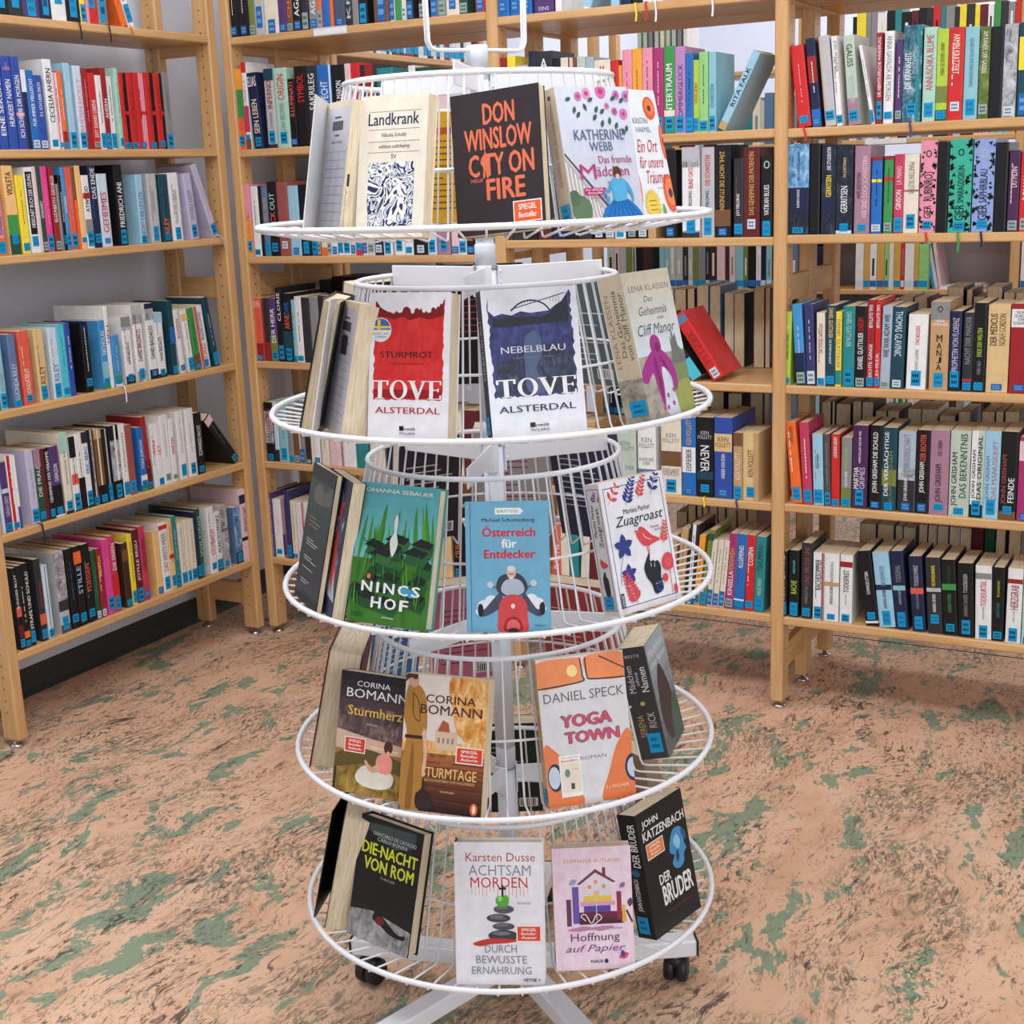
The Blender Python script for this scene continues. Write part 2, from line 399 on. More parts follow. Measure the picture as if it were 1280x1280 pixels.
 'B2e': (0.568, '''
1.0589 0.0378 0.180 brown
1.0991 0.0399 0.190 cream
1.1415 0.0542 0.185 tan
1.1981 0.0510 0.149 tan
1.2539 0.0646 0.168 sage Hgrey:.65:.82:KEN_FOLLETT Hgrey:.35:.42:WINTER
1.3233 0.0532 0.185 white Hgrey:.65:.82:KEN_FOLLETT Hgrey:.4:.52:KINDER_DER B.2:.35:steel
1.3914 0.0578 0.204 cream Hgrey:.68:.82:KEN_FOLLETT B.38:.58:brown Hgrey:.25:.35:FUNDAMENT Sb.03:.2
1.4516 0.0388 0.213 blue Tgold:.65:.97:KEN_FOLLETT B.3:.62:white Tblack:.32:.6:EISFIEBER Sd.02:.1
1.4927 0.0474 0.215 black Hsilver:.72:.83:KEN_FOLLETT Dwhite:.32:.65:NEVER B.22:.32:darkteal Sb.06:.16 Ryellow:.01
1.5424 0.0497 0.217 royal B.58:.8:sand Hbrown:.62:.76:KEN_FOLLETT Twhite:.25:.55:KINDER_VON_EDEN Sd.02:.12 d.19
1.5950 0.0245 0.179 tan B.8:1:brown Tcream:.3:.7:KEN_FOLLETT Sb.01:.2 Rpurple:.012
1.6210 0.0429 0.181 sand Tbrown:.35:.75:KEN_FOLLETT V.68:1:tan Sb.05:.2
'''),
 'B2f': (0.264, '''
1.0486 0.0283 0.190 coral Twhite:.3:.7:RACHE L3
1.0794 0.0255 0.185 cream
1.1075 0.0279 0.190 teal
1.1379 0.0252 0.185 cream L4
1.1706 0.0349 0.190 maroon
1.3710 0.0238 0.162 navy
1.3996 0.0236 0.192 tan L4
1.4291 0.0211 0.211 tan L5 Mbrown
1.4560 0.0233 0.226 charcoal L5 V.3:.7:white Mblack Sb.02:.15
1.4800 0.0169 0.197 amber L6 Mbrown Sb.02:.15
1.4979 0.0173 0.216 olive L8 B.86:.95:dkgreen Sb.02:.18
1.5175 0.0149 0.189 cream L6 Mgrey Sd.02:.25
1.5347 0.0156 0.189 cream L6 Mgrey Sd.02:.2
1.5519 0.0155 0.190 cream L6 Mgrey Sd.02:.24
1.5703 0.0231 0.210 magenta L4 Twhite:.18:.5:KINSELLA Tgold:.5:.8:FERNWEH Sg.02:.13
1.5943 0.0301 0.210 blue L3 Twhite:.55:.85:ALLGEMEINES Mpurple Sb.04:.12 B.12:.14:white
1.6267 0.0237 0.210 red L2 Twhite:.6:.85:COSIMA Mcream Sb.04:.13
1.6512 0.0279 0.208 teal L2 Tmint:.22:.45:MELIE_FRIED Tdkgreen:.55:.9:TRAUMFRAU Sb.03:.2
'''),
 'B3a': (1.506, '''
1.7597 0.0326 0.191 red L-7 Mpink Sb.05:.14 Rred:.02
1.7953 0.0222 0.205 navy L-6 B.5:.8:dkred Mcream B0:.2:blue Sd.02:.1
1.8266 0.0258 0.208 silver L-6 V0:.12:tan Mrose Sb.07:.17
1.8538 0.0164 0.206 white L-5 V.85:1:tan Dgrey:.6:.95:JOEL_WAHNER Mgrey Sb.03:.12
1.8827 0.0254 0.205 sage L-5 Ddkgreen:.65:.9:GAUSS Tsilver:.25:.55:NEUSCHULTEN B0:.3:mauve Sb.05:.16
1.9370 0.0085 0.183 white L-11 Mgrey Sb.02:.18
1.9474 0.0137 0.205 dkred L-1 Twhite:.3:.95:DIE_ABENTEUERLICHE_WANDERUNG Sb.05:.25
1.9634 0.0224 0.207 white Dgrey:.25:.95:ANNA_GAVALDA_AB_MORGEN Sb.05:.13
1.9905 0.0154 0.186 purple Mrose Sg.05:.15
2.0068 0.0436 0.216 darkteal B0:1:watermarble Twhite:.35:.72:DIE_KRANKHEIT Tltsteel:.5:.78:CLAUDE_CUENI V.7:.9:teal Sb.08:.2 Rpurple:.02
2.0532 0.0291 0.208 mint Tdkpink:.33:.92:ANNUSCHKA_BLUME Mrose Sb.05:.2
2.0832 0.0253 0.202 lime B.2:.38:olive B0:.12:dkgreen Dbrown:.5:.85:ARNO_GEIGER_ZU_WIEN Sb.02:.11
2.1094 0.0345 0.203 red Dcream:.5:.93:ARMIN_KRATZERT Mwhite Sw.1:.2
2.1451 0.0310 0.202 aqua Dsteel:.35:.88:GEIGER_UNTER_DER_DRACHENWAND Sb.05:.22
2.1779 0.0225 0.200 olive B0:1:leafprint Dcream:.5:.95:AM_RANDE_DER_GASSEN Sg.05:.16
2.2016 0.0279 0.198 black
2.2302 0.0295 0.201 silver B0:1:greyprint Sw.02:.12
2.2623 0.0274 0.202 darkteal B.5:.85:yellow Sd.02:.25
'''),
 'B3b': (1.252, '''
1.7344 0.0542 0.217 navy B.52:1:cloudprint B.0:.25:nightprint Tnavy:.6:.92:WAS_IM_VERBORGENEN_RUHT Twhite:.3:.5:ELIZABETH_GEORGE Sb.02:.08
1.7894 0.0256 0.215 black
1.8189 0.0357 0.212 charcoal B0:1:nightprint Twhite:.72:.97:DIE_STUDENTIN Tyellow:.42:.66:GERRITSEN B.25:.4:navy
1.8556 0.0390 0.210 slate B0:1:nightprint Tsand:.64:.86:DAS_SCHATTENHAUS Twhite:.24:.54:GERRITSEN Sb.03:.12 B0:.04:paleblue
1.8997 0.0372 0.206 mauve Tmaroon:.4:.7:ANNE_GESTHUYSEN Trose:.18:.88:WIR_SIND_DOCH_SCHWESTERN Sb.03:.11
1.9403 0.0249 0.179 blue B.95:1:dkred B.67:.71:yellow Mnavy Sw.03:.12
1.9700 0.0213 0.180 green B.95:1:dkred B.68:.73:red Mdkgreen Sg.03:.14
1.9938 0.0227 0.183 dkpink Twhite:.3:.55:GINSON Trose:.62:.85:LA_MANO Sb.02:.2
2.0170 0.0345 0.182 cream Dgrey:.5:.9:MARTIN_SUTER B.53:.55:dustred Sb.06:.24
2.0539 0.0384 0.211 pink Tblack:.35:.68:RUBINROT Hblack:.82:.9:O Tblack:.16:.3:GIER Vfloral Sb.04:.13 Rred:.008 d.17
2.0928 0.0257 0.206 black
2.1204 0.0514 0.211 jade Tblack:.32:.72:SMARAGDGRÜN Hblack:.82:.9:O Tblack:.13:.3:GIER Vfloral Sb.03:.11 Rgreen:.03 d.17
2.1741 0.0477 0.209 periwinkle Tblack:.32:.68:SAPHIRBLAU Hsilver:.8:.89:O Tblack:.13:.3:GIER Vfloral Sb.04:.13 Rnavy:.02 d.17
2.2230 0.0274 0.200 black
2.2531 0.0237 0.181 plum Trose:.55:.8:DU_PIDIN Mrose Sg.02:.14
2.2788 0.0266 0.177 red Twhite:.4:.7:ROMAN Sg.02:.17
'''),  # plain black entries are added stand-ins for neighbouring books' black side covers
 'B3c': (0.878, '''
1.7246 0.0207 0.184 lime Twhite:.75:.83:THEO Tdkgreen:.35:.7:DANIEL_GLATTAUER Sb.02:.1 L1
1.7623 0.0244 0.203 sky L-4 B0:.4:navy Mpaleblue Sg.02:.16 h
1.7894 0.0224 0.203 indigo L-3 Mlavender Sw.02:.18 h
1.8147 0.0208 0.183 cream L-1 Tdustred:.45:.85:DIE_VÖGEL_BRÜLLEN Mgrey Sb.01:.11
1.8361 0.0239 0.201 darkteal Dpeach:.6:.97:DANIEL_GLATTAUER Dwhite:.28:.58:DIE_SPÜRST_DU_NICHT Sb.03:.13
1.8605 0.0147 0.186 yellow Dgrey:.25:.9:DANIEL_GLATTAUER B.03:.22:teal
1.8786 0.0294 0.200 teal Dmint:.5:.93:DANIEL_GLATTAUER Sb.02:.22
1.9086 0.0278 0.200 black Twhite:.23:.68:DANIEL_GLATTAUER Tred:.7:.86:DARUM Sg.01:.12
1.9375 0.0184 0.216 dkred Dwhite:.68:.94:KARL_GLATTAUER Twhite:.1:.5:LEICHTE_GÄNGE Sb.02:.12
1.9572 0.0141 0.216 red Dwhite:.68:.94:KARL_GLATTAUER Trose:.1:.4:LEHRER Sb.03:.12
1.9717 0.0238 0.201 ltsteel Tcharcoal:.38:.9:WIE_WAR_ADAM_WIE Sg.02:.08 L1
1.9964 0.0318 0.199 darkteal Dpaleblue:.4:.95:THOMAS_GLAVINIC Sw.02:.11 L1
2.0351 0.0465 0.182 white Tred:.6:.85:DAS_BESSERE Tgrey:.25:.54:THOMAS_GLAVINIC Sb.05:.25 d.15 L1
2.0896 0.0443 0.213 tan Hblack:.55:.63:M Hblack:.47:.54:A Hblack:.39:.46:N Hblack:.31:.38:J Hblack:.23:.3:A Hwhite:.72:.8:ANNA_GMEYNER B.8:1:grey Hblack:.88:.95:O Sb.04:.2
2.1358 0.0267 0.191 navy Tlavender:.25:.92:PROPHETIN_VON_FLORENZ Sb.05:.25
2.1668 0.0226 0.188 charcoal Tgrey:.35:.95:NACHT_DER_MARDER Sb.02:.12 B.13:.16:red
2.1897 0.0301 0.211 black Tlime:.4:.72:ENDE_DER_WELTEN Tgrey:.2:.35:MARK_HALD Sb.02:.11
2.2219 0.0497 0.207 sand Tblack:.54:.9:DER_MEDICUS Tbrown:.54:.9:NOAH_GORDON Sd.03:.1
2.2736 0.0465 0.210 dkred B.74:.94:white Hblack:.76:.92:NOAH_GORDON_DER_SCHAMANE Sd.03:.1
'''),
 'B3d': (0.57, '''
1.7554 0.0267 0.212 orange L-6 Mwhite Tbrown:.75:.95:EWIN_GREEN Sb.04:.2
1.7846 0.0239 0.213 dkpink L-4 Mwhite Sb.03:.18
1.8110 0.0263 0.185 ltblue L-2 Tcharcoal:.52:.72:MISTER_WENIGER Mgrey Sb.03:.22
1.8394 0.0164 0.186 dkgrey L-2 Mgrey Sb.02:.19
1.8568 0.0212 0.187 red L-1 Twhite:.68:.96:LEGENDE_LEIDEN Sb.01:.1
1.8807 0.0260 0.180 grey B0:.28:olive Twhite:.3:.52:MARTHA_GRIMES Tlime:.55:.87:INSPEKTOR_JURY Sb.03:.13
1.9089 0.0381 0.213 plum Twhite:.24:.5:MARTHA Tlavender:.24:.5:GRIMES Twhite:.55:.93:INSPEKTOR_JURY_UND_DER_WEG Sb.04:.23
1.9527 0.0297 0.215 black Twhite:.2:.92:JOHN_GRISHAM_DIE_SCHULD Sd.02:.1
1.9828 0.0364 0.211 darkteal Twhite:.18:.95:DER_VERDÄCHTIGE Tolive:.1:.72:JOHN_GRISHAM B.3:.5:olive Sb.01:.1
2.0226 0.0419 0.203 ltsteel B.38:.55:greyprint B0:.4:charcoal Tgrey:.45:.97:DIE_BRUDERSCHAFT Twhite:.14:.42:JOHN_GRISHAM Sd.02:.12
2.0658 0.0335 0.209 black Twhite:.25:.62:JOHN_GRISHAM Tcoral:.64:.95:DER_RICHTER Sd.02:.12
2.0999 0.0452 0.211 mauve Tblack:.15:.6:JOHN_GRISHAM Tcharcoal:.7:.88:DIE_ERBIN Sb.05:.13
2.1470 0.0480 0.212 sage Tcharcoal:.12:.75:JOHN_GRISHAM Tdkgreen:.22:.97:DAS_BEKENNTNIS Sb.02:.1
2.1964 0.0306 0.214 sage V0:.5:white Tcharcoal:.22:.78:JOHN_GRISHAM Tcharcoal:.22:.95:DAS_ORIGINAL B0:.15:black Sb.03:.2
2.2273 0.0363 0.214 ltblue Tsteel:.22:.72:JOHN_GRISHAM Tmauve:.22:.9:DAS_MANUSKRIPT Sb.05:.22
2.2645 0.0396 0.216 black Tdustred:.18:.74:JOHN_GRISHAM Twhite:.2:.48:FEINDE B0:.1:brown Sb.07:.16
2.3059 0.0364 0.205 magenta B.72:.95:rose Sd.01:.1
'''),
 'B3e': (0.262, '''
1.7205 0.0225 0.177 black Twhite:.25:.95:KOMMT_EIN_WIND Sb.02:.22
1.7480 0.0273 0.182 black Tcyan:.65:.85:ANDREAS_GRUBER Tlime:.35:.55:RACHE Sb.02:.22
1.7813 0.0277 0.205 charcoal Tdustred:.45:.95:UND_ERLÖSE_UNS Tgrey:.2:.43:MONIKA_BUTTLER Sb.03:.14
1.8126 0.0279 0.182 white Tblack:.45:.9:RACHESOMMER V.8:1:dustred Mgrey Sb.02:.2
1.8419 0.0386 0.183 white Tgrey:.58:.88:RACHEFRÜHLING Tcharcoal:.25:.52:ANDREAS_GRUBER B.52:.58:tan Sb.03:.11
1.8833 0.0322 0.183 white Tblack:.45:.78:TODESFRIST Tgrey:.27:.42:ANDREAS_GRUBER B.82:.9:dkred Sb.02:.13
1.9529 0.0338 0.198 black L-8 Twhite:.42:.72:SCHWARZE_LETTERN Sb.08:.18 B.03:.06:white
1.9879 0.0406 0.197 ltblue L-7 Tsteel:.55:.82:RACHEWINTER Tcharcoal:.25:.52:ANDREAS_GRUBER B.5:.57:navy Sb.03:.22
2.0301 0.0313 0.205 navy L-6 Tgrey:.6:.82:TODESMAL Tltsteel:.32:.5:ANDREAS_GRUBER B.5:.56:aqua Sb.03:.22
2.0714 0.0328 0.196 navy L-5 Tsilver:.6:.88:TODESSCHMERZ Tgrey:.3:.5:ANDREAS_GRUBER B.5:.58:coral Sb.03:.2
2.1092 0.0364 0.197 charcoal L-4 Tyellow:.62:.9:DIE_ENGELSNADEL Twhite:.28:.52:ANDREAS_GRUBER B.55:.6:silver Sb.13:.25
2.1475 0.0350 0.195 black L-4 Tdkgreen:.68:.92:TODESMÄRCHEN Tgreen:.3:.55:ANDREAS_GRUBER B.6:.68:green Sb.05:.15
2.1835 0.0376 0.190 black L-3 Tsilver:.6:.85:TODESREIGEN Tgrey:.28:.58:ANDREAS_GRUBER Sb.04:.23
2.2239 0.0381 0.188 white L-2 Tred:.45:.8:TODESURTEIL Tgrey:.27:.44:ANDREAS_GRUBER B.82:.9:grey Sb.02:.19
2.2626 0.0268 0.188 black L-1 Tlime:.6:.82:DIE_SCHWARZE_DAME Tteal:.32:.52:ANDREAS_GRUBER Sb.03:.13
2.2941 0.0355 0.189 white Tdkred:.45:.78:HERZGRAB Tgrey:.28:.43:ANDREAS_GRUBER B.8:.86:dkred Sb.02:.2
2.3315 0.0296 0.191 mint Mgrey Sd.01:.1
'''),
}
REVERSED = {
 'B3c': (0.878, '''
1.9515 0.0349 0.198 -
1.9876 0.0354 0.196 -
2.0713 0.0417 0.223 -
2.1189 0.0158 0.217 -
2.1359 0.0301 0.199 -
2.1680 0.0397 0.224 -
2.2106 0.0250 0.210 -
2.2375 0.0324 0.210 -
1.8786 0.0335 0.179 -
1.9142 0.0352 0.183 -
'''),
 'B3d': (0.57, '''
1.7489 0.0265 0.220 -
1.7776 0.0088 0.223 -
1.7886 0.0415 0.217 -
1.8335 0.0247 0.226 -
1.8590 0.0314 0.225 -
1.8947 0.0319 0.202 -
1.9274 0.0329 0.204 -
1.9805 0.0368 0.213 -
2.0180 0.0400 0.213 -
2.0620 0.0428 0.198 -
2.1109 0.0314 0.210 -
2.1690 0.0337 0.213 -
2.2035 0.0209 0.215 -
2.2264 0.0371 0.216 -
'''),
 'B3e': (0.262, '''
1.8608 0.0459 0.197 -
1.9089 0.0454 0.199 -
1.9575 0.0203 0.198 -
1.9800 0.0289 0.196 -
2.0193 0.0242 0.208 -
2.0456 0.0209 0.208 -
2.0686 0.0291 0.208 -
2.1009 0.0258 0.208 -
2.1287 0.0266 0.207 -
2.1574 0.0305 0.211 maroon
2.1907 0.0254 0.212 dkgreen
2.2182 0.0250 0.214 -
2.2502 0.0318 0.213 -
'''),
 'B2d': (0.878, '''
1.2957 0.0242 0.213 -
1.3223 0.0360 0.214 -
1.3608 0.0227 0.216 -
1.3894 0.0355 0.225 -
1.4272 0.0328 0.223 -
1.4716 0.0255 0.205 -
1.4981 0.0313 0.203 -
1.5546 0.0318 0.219 -
1.5873 0.0149 0.219 -
1.2173 0.0370 0.204 -
1.2567 0.0366 0.209 -
'''),
 'B2e': (0.568, '''
1.3851 0.0386 0.224 -
1.4285 0.0405 0.238 -
1.4809 0.0424 0.235 -
1.5466 0.0371 0.238 -
1.5860 0.0161 0.239 -
'''),
 'B2f': (0.264, '''
1.3237 0.0324 0.184 -
1.3586 0.0247 0.206 -
1.3858 0.0172 0.208 -
1.4040 0.0186 0.204 -
1.4236 0.0258 0.209 -
1.4504 0.0232 0.213 -
1.4760 0.0313 0.213 -
1.5097 0.0263 0.223 tan
1.5383 0.0308 0.216 -
'''),
 'B1d': (0.89, '''
0.0969 0.0474 0.226 charcoal
0.1474 0.0933 0.236 black
0.2469 0.0672 0.226 charcoal
'''),
}
PALETTE = dict(black=(22, 22, 26), charcoal=(48, 48, 54), dkgrey=(85, 82, 84), grey=(140, 140, 142), silver=(188, 190, 194), white=(236, 236, 238), cream=(232, 222, 204), sand=(222, 192, 140), tan=(196, 158, 112), brown=(120, 82, 54), dkbrown=(66, 44, 36), peach=(244, 196, 130), amber=(244, 166, 60), gold=(212, 168, 84), orange=(240, 112, 50), coral=(226, 96, 78), red=(208, 44, 44), dkred=(158, 38, 42), dustred=(160, 84, 78), maroon=(98, 32, 40), yellow=(246, 222, 60), lime=(176, 208, 70), olive=(120, 132, 66), green=(64, 150, 78), ltgreen=(150, 206, 130), dkgreen=(34, 84, 66), mint=(170, 214, 196), sage=(190, 204, 190), jade=(58, 178, 150), teal=(40, 136, 140), darkteal=(28, 70, 84), aqua=(140, 196, 208), cyan=(80, 196, 220), ltblue=(158, 204, 228), paleblue=(204, 222, 238), sky=(70, 150, 210), blue=(38, 110, 190), royal=(50, 80, 168), navy=(30, 38, 72), indigo=(60, 58, 110), steel=(96, 124, 164), ltsteel=(170, 186, 204), slate=(76, 86, 106), lavender=(196, 190, 220), periwinkle=(144, 166, 220), lilac=(186, 136, 190), purple=(84, 58, 116), plum=(76, 40, 84), mauve=(168, 128, 150), magenta=(170, 52, 112), hotpink=(226, 72, 150), dkpink=(200, 62, 96), pink=(232, 150, 172), rose=(232, 200, 206))
# ------------------------------------------------------------------ materials
def lin(c):
    f = lambda x: x/12.92 if x <= .04045 else ((x+.055)/1.055)**2.4
    return tuple(f(x/255) for x in c)+(1,)
MATS = {}
def nmat(name, rough=.5, spec=.4):
    m = bpy.data.materials.new(name); m.use_nodes = True
    b = m.node_tree.nodes['Principled BSDF']; b.inputs['Roughness'].default_value = rough
    b.inputs['Specular IOR Level'].default_value = spec
    return m, m.node_tree.nodes, m.node_tree.links, b
def col(c):
    """plain printed colour; c = palette name or (r,g,b) 0-255"""
    key = c if isinstance(c, str) else 'rgb_%d_%d_%d' % tuple(c)
    if key not in MATS:
        if key in SPECIAL: MATS[key] = SPECIAL[key](); return MATS[key]
        m, n, l, b = nmat('print_'+key, .42, .35); q = PALETTE[c] if isinstance(c, str) else c
        mp = coords(n, l, (1,1,1)); nz = noise(n, l, mp, 38, 4, .6)
        r = ramp(n, [(.3,tuple(x*.955 for x in q)),(.7,tuple(min(255, x*1.02+1) for x in q))]); l.new(nz.outputs['Fac'], r.inputs[0]); l.new(r.outputs[0], b.inputs['Base Color'])
        MATS[key] = m
    return MATS[key]
def ramp(n, stops, interp='LINEAR'):
    r = n.new('ShaderNodeValToRGB'); r.color_ramp.interpolation = interp
    e = r.color_ramp.elements
    e[0].position, e[0].color = stops[0][0], lin(stops[0][1]); e[1].position, e[1].color = stops[-1][0], lin(stops[-1][1])
    for p, c in stops[1:-1]:
        x = e.new(p); x.color = lin(c)
    return r
def coords(n, l, scale, out='Object', rot=(0,0,0)):
    t = n.new('ShaderNodeTexCoord'); mp = n.new('ShaderNodeMapping'); mp.inputs['Scale'].default_value = scale
    mp.inputs['Rotation'].default_value = rot
    l.new(t.outputs[out], mp.inputs[0]); return mp
def noise(n, l, vec, scale, detail=4, rough=.5, dist=0):
    x = n.new('ShaderNodeTexNoise'); x.inputs['Scale'].default_value = scale; x.inputs['Detail'].default_value = detail
    x.inputs['Roughness'].default_value = rough; x.inputs['Distortion'].default_value = dist; l.new(vec.outputs[0], x.inputs['Vector']); return x
def wood(axis):
    m, n, l, b = nmat('beech_'+axis, .38, .4)
    sc = {'x':(3,40,40),'y':(40,3,40),'z':(40,40,3)}[axis]
    mp = coords(n, l, sc); nz = noise(n, l, mp, 1.2, 6, .6, .6)
    r = ramp(n, [(.25,(194,146,94)),(.5,(210,166,114)),(.75,(222,182,132))]); l.new(nz.outputs['Fac'], r.inputs[0]); l.new(r.outputs[0], b.inputs['Base Color'])
    bp = n.new('ShaderNodeBump'); bp.inputs['Strength'].default_value = .05; l.new(nz.outputs['Fac'], bp.inputs['Height']); l.new(bp.outputs[0], b.inputs['Normal'])
    return m
def pages():
    m, n, l, b = nmat('paper_pages', .8, .15)
    mp = coords(n, l, (1,.06,.04)); nz = noise(n, l, mp, 900, 2, .6)
    r = ramp(n, [(.3,(196,176,142)),(.55,(226,208,176)),(.8,(236,222,196))]); l.new(nz.outputs['Fac'], r.inputs[0]); l.new(r.outputs[0], b.inputs['Base Color'])
    return m
def pages_d():   # for books seen cover-first: leaves stacked along y
    m, n, l, b = nmat('paper_pages_edge', .8, .15)
    mp = coords(n, l, (.05,1,.04)); nz = noise(n, l, mp, 700, 2, .6)
    r = ramp(n, [(.3,(206,188,156)),(.55,(232,218,190)),(.8,(242,230,208))]); l.new(nz.outputs['Fac'], r.inputs[0]); l.new(r.outputs[0], b.inputs['Base Color'])
    return m
def marble():
    m, n, l, b = nmat('print_marbling', .45, .35)
    mp = coords(n, l, (1.25,1,.95)); nz = noise(n, l, mp, 34, 1.5, .45, 2.6)
    r = ramp(n, [(0,(38,48,92)),(.40,(38,48,92)),(.415,(236,236,234)),(.52,(240,240,236)),(.535,(44,56,100)),(.575,(40,50,94)),(.59,(238,238,236)),(.66,(150,176,212)),(.68,(46,58,104)),(1,(38,48,92))])
    l.new(nz.outputs['Fac'], r.inputs[0]); l.new(r.outputs[0], b.inputs['Base Color']); return m
def stonecliff():
    m, n, l, b = nmat('print_cliff', .35, .4)
    mp = coords(n, l, (1,1,1.6)); nz = noise(n, l, mp, 26, 6, .65, .5)
    r = ramp(n, [(.3,(96,98,92)),(.5,(168,160,148)),(.7,(206,198,186))]); l.new(nz.outputs['Fac'], r.inputs[0]); l.new(r.outputs[0], b.inputs['Base Color']); return m
def meadow(a, bb, c, nm):
    def f():
        m, n, l, b = nmat('print_'+nm, .42, .35)
        mp = coords(n, l, (1,1,.6)); nz = noise(n, l, mp, 60, 6, .7, .8)
        r = ramp(n, [(.32,a),(.5,bb),(.7,c)]); l.new(nz.outputs['Fac'], r.inputs[0]); l.new(r.outputs[0], b.inputs['Base Color']); return m
    return f
SPECIAL = {'marble':marble,'cliffstone':stonecliff,
 'watermarble':meadow((24,48,64),(60,112,132),(176,206,216),'water'),'cloudprint':meadow((40,86,140),(110,164,210),(206,226,240),'cloud'),'nightprint':meadow((18,22,32),(36,44,60),(70,82,104),'night'),'greyprint':meadow((70,74,80),(170,174,180),(222,224,228),'greyphoto'),'leafprint':meadow((44,66,32),(92,116,52),(150,168,84),'leafprint'),
 'heath':meadow((70,56,30),(150,120,52),(196,164,84),'heath'),'autumn':meadow((190,110,44),(228,170,92),(250,226,180),'autumn'),
 'snow':meadow((90,92,94),(150,152,154),(196,198,200),'snow'),'storm':meadow((48,40,46),(96,76,78),(168,138,126),'storm'),
 'redpaint':meadow((196,36,38),(214,48,48),(222,66,62),'redpaint'),'bluepaint':meadow((28,30,72),(44,48,112),(70,82,150),'bluepaint'),
 'nightpaint':meadow((16,18,34),(34,38,66),(78,92,128),'nightpaint'),'greyfog':meadow((150,156,174),(180,184,200),(206,210,222),'fog'),
 'watercolour':meadow((232,196,218),(236,214,230),(240,228,238),'watercolour'),'topart':meadow((36,44,86),(92,84,120),(196,80,70),'collage')}
PAGES, PAGES_D = pages(), pages_d()
WOODX, WOODY, WOODZ = wood('x'), wood('y'), wood('z')
HOLE = nmat('pin_hole', .8)[0]; HOLE.node_tree.nodes['Principled BSDF'].inputs['Base Color'].default_value = lin((60,40,24))
def metal(name, c, rough, met=0):
    m, n, l, b = nmat(name, rough, .5); b.inputs['Base Color'].default_value = lin(c); b.inputs['Metallic'].default_value = met; return m
WHITE = metal('white_powder_coat', (238,240,246), .32)
POLE = metal('white_painted_tube', (226,230,240), .35)
CHROME = metal('chrome', (200,200,205), .2, 1)
RUBBER = metal('black_plastic', (26,26,30), .45)
GREYTRIM = metal('grey_ring', (150,155,160), .4)
def floor_mat():
    """marbled linoleum: peach ground, sage patches, swarms of fine dark flecks"""
    m, n, l, b = nmat('linoleum_marbled', .36, .3)
    def math_(op, a, v=None, clamp=False):
        x = n.new('ShaderNodeMath'); x.operation = op; x.use_clamp = clamp
        l.new(a, x.inputs[0]) if not isinstance(a, float) else setattr(x.inputs[0], 'default_value', a)
        if v is not None: l.new(v, x.inputs[1]) if not isinstance(v, (int, float)) else setattr(x.inputs[1], 'default_value', v)
        return x.outputs[0]
    def mix(f, a, c):
        x = n.new('ShaderNodeMixRGB'); l.new(f, x.inputs[0]); l.new(a, x.inputs[1]); x.inputs[2].default_value = lin(c); return x.outputs[0]
    def sm(v, a, c): 
        x = n.new('ShaderNodeMapRange'); x.interpolation_type = 'SMOOTHSTEP'; l.new(v, x.inputs[0]); x.inputs[1].default_value = a; x.inputs[2].default_value = c; return x.outputs[0]
    t = n.new('ShaderNodeTexCoord'); wn = n.new('ShaderNodeTexNoise'); wn.inputs['Scale'].default_value = 2.2; wn.inputs['Detail'].default_value = 3
    l.new(t.outputs['Object'], wn.inputs['Vector'])
    sc = n.new('ShaderNodeVectorMath'); sc.operation = 'SCALE'; sc.inputs[3].default_value = .2; l.new(wn.outputs['Color'], sc.inputs[0])
    ad = n.new('ShaderNodeVectorMath'); ad.operation = 'ADD'; l.new(t.outputs['Object'], ad.inputs[0]); l.new(sc.outputs[0], ad.inputs[1])
    def mapped(sx, sy, off):
        mp = n.new('ShaderNodeMapping'); mp.inputs['Rotation'].default_value = (0,0,R(-10)); mp.inputs['Scale'].default_value = (sx,sy,1); mp.inputs['Location'].default_value = (off,off*.7,0)
        l.new(ad.outputs[0], mp.inputs[0]); return mp
    ground = noise(n, l, mapped(2.2,.9,3), 5, 6, .6)
    base = ramp(n, [(.35,(216,172,141)),(.5,(226,186,155)),(.68,(230,194,165))]); l.new(ground.outputs['Fac'], base.inputs[0])
    c = base.outputs[0]
    green = sm(noise(n, l, mapped(1.6,.8,11), 6.4, 10, .70, .25).outputs['Fac'], .552, .568)
    haze = sm(noise(n, l, mapped(1.6,.7,29), 4.0, 5, .6).outputs['Fac'], .46, .62)
    grain = sm(noise(n, l, mapped(2.2,.8,5), 46, 5, .7, .6).outputs['Fac'], .47, .56)
    c = mix(math_('MULTIPLY', math_('MULTIPLY', haze, grain), .8), c, (118,116,98))
    c = mix(math_('MULTIPLY', green, .92), c, (128,152,128))
    for scl, lo, hi, off, sw_lo, q in ((52,.54,.585,17,.40,(84,72,66)),(30,.55,.59,53,.43,(64,54,52)),(15,.575,.61,71,.46,(70,62,58))):
        f = sm(noise(n, l, mapped(2.0,.72,off), scl, 7, .74, 1.1).outputs['Fac'], lo, hi)
        swarm = sm(noise(n, l, mapped(1.5,.62,off+24), 4.4, 5, .65).outputs['Fac'], sw_lo, sw_lo+.17)
        c = mix(math_('MULTIPLY', math_('MULTIPLY', f, swarm), .86), c, q)
    l.new(c, b.inputs['Base Color']); return m
def plaster(name, c):
    m, n, l, b = nmat(name, .85, .2); mp = coords(n, l, (1,1,1)); nz = noise(n, l, mp, 120, 3)
    b.inputs['Base Color'].default_value = lin(c); bp = n.new('ShaderNodeBump'); bp.inputs['Strength'].default_value = .06
    l.new(nz.outputs['Fac'], bp.inputs['Height']); l.new(bp.outputs[0], b.inputs['Normal']); return m
WALL = plaster('white_plaster', (220,226,240)); CEIL = plaster('ceiling_white', (240,240,238))
FLOOR = floor_mat(); BASE = metal('dark_cove_rubber', (52,60,62), .6); CLEAR = None

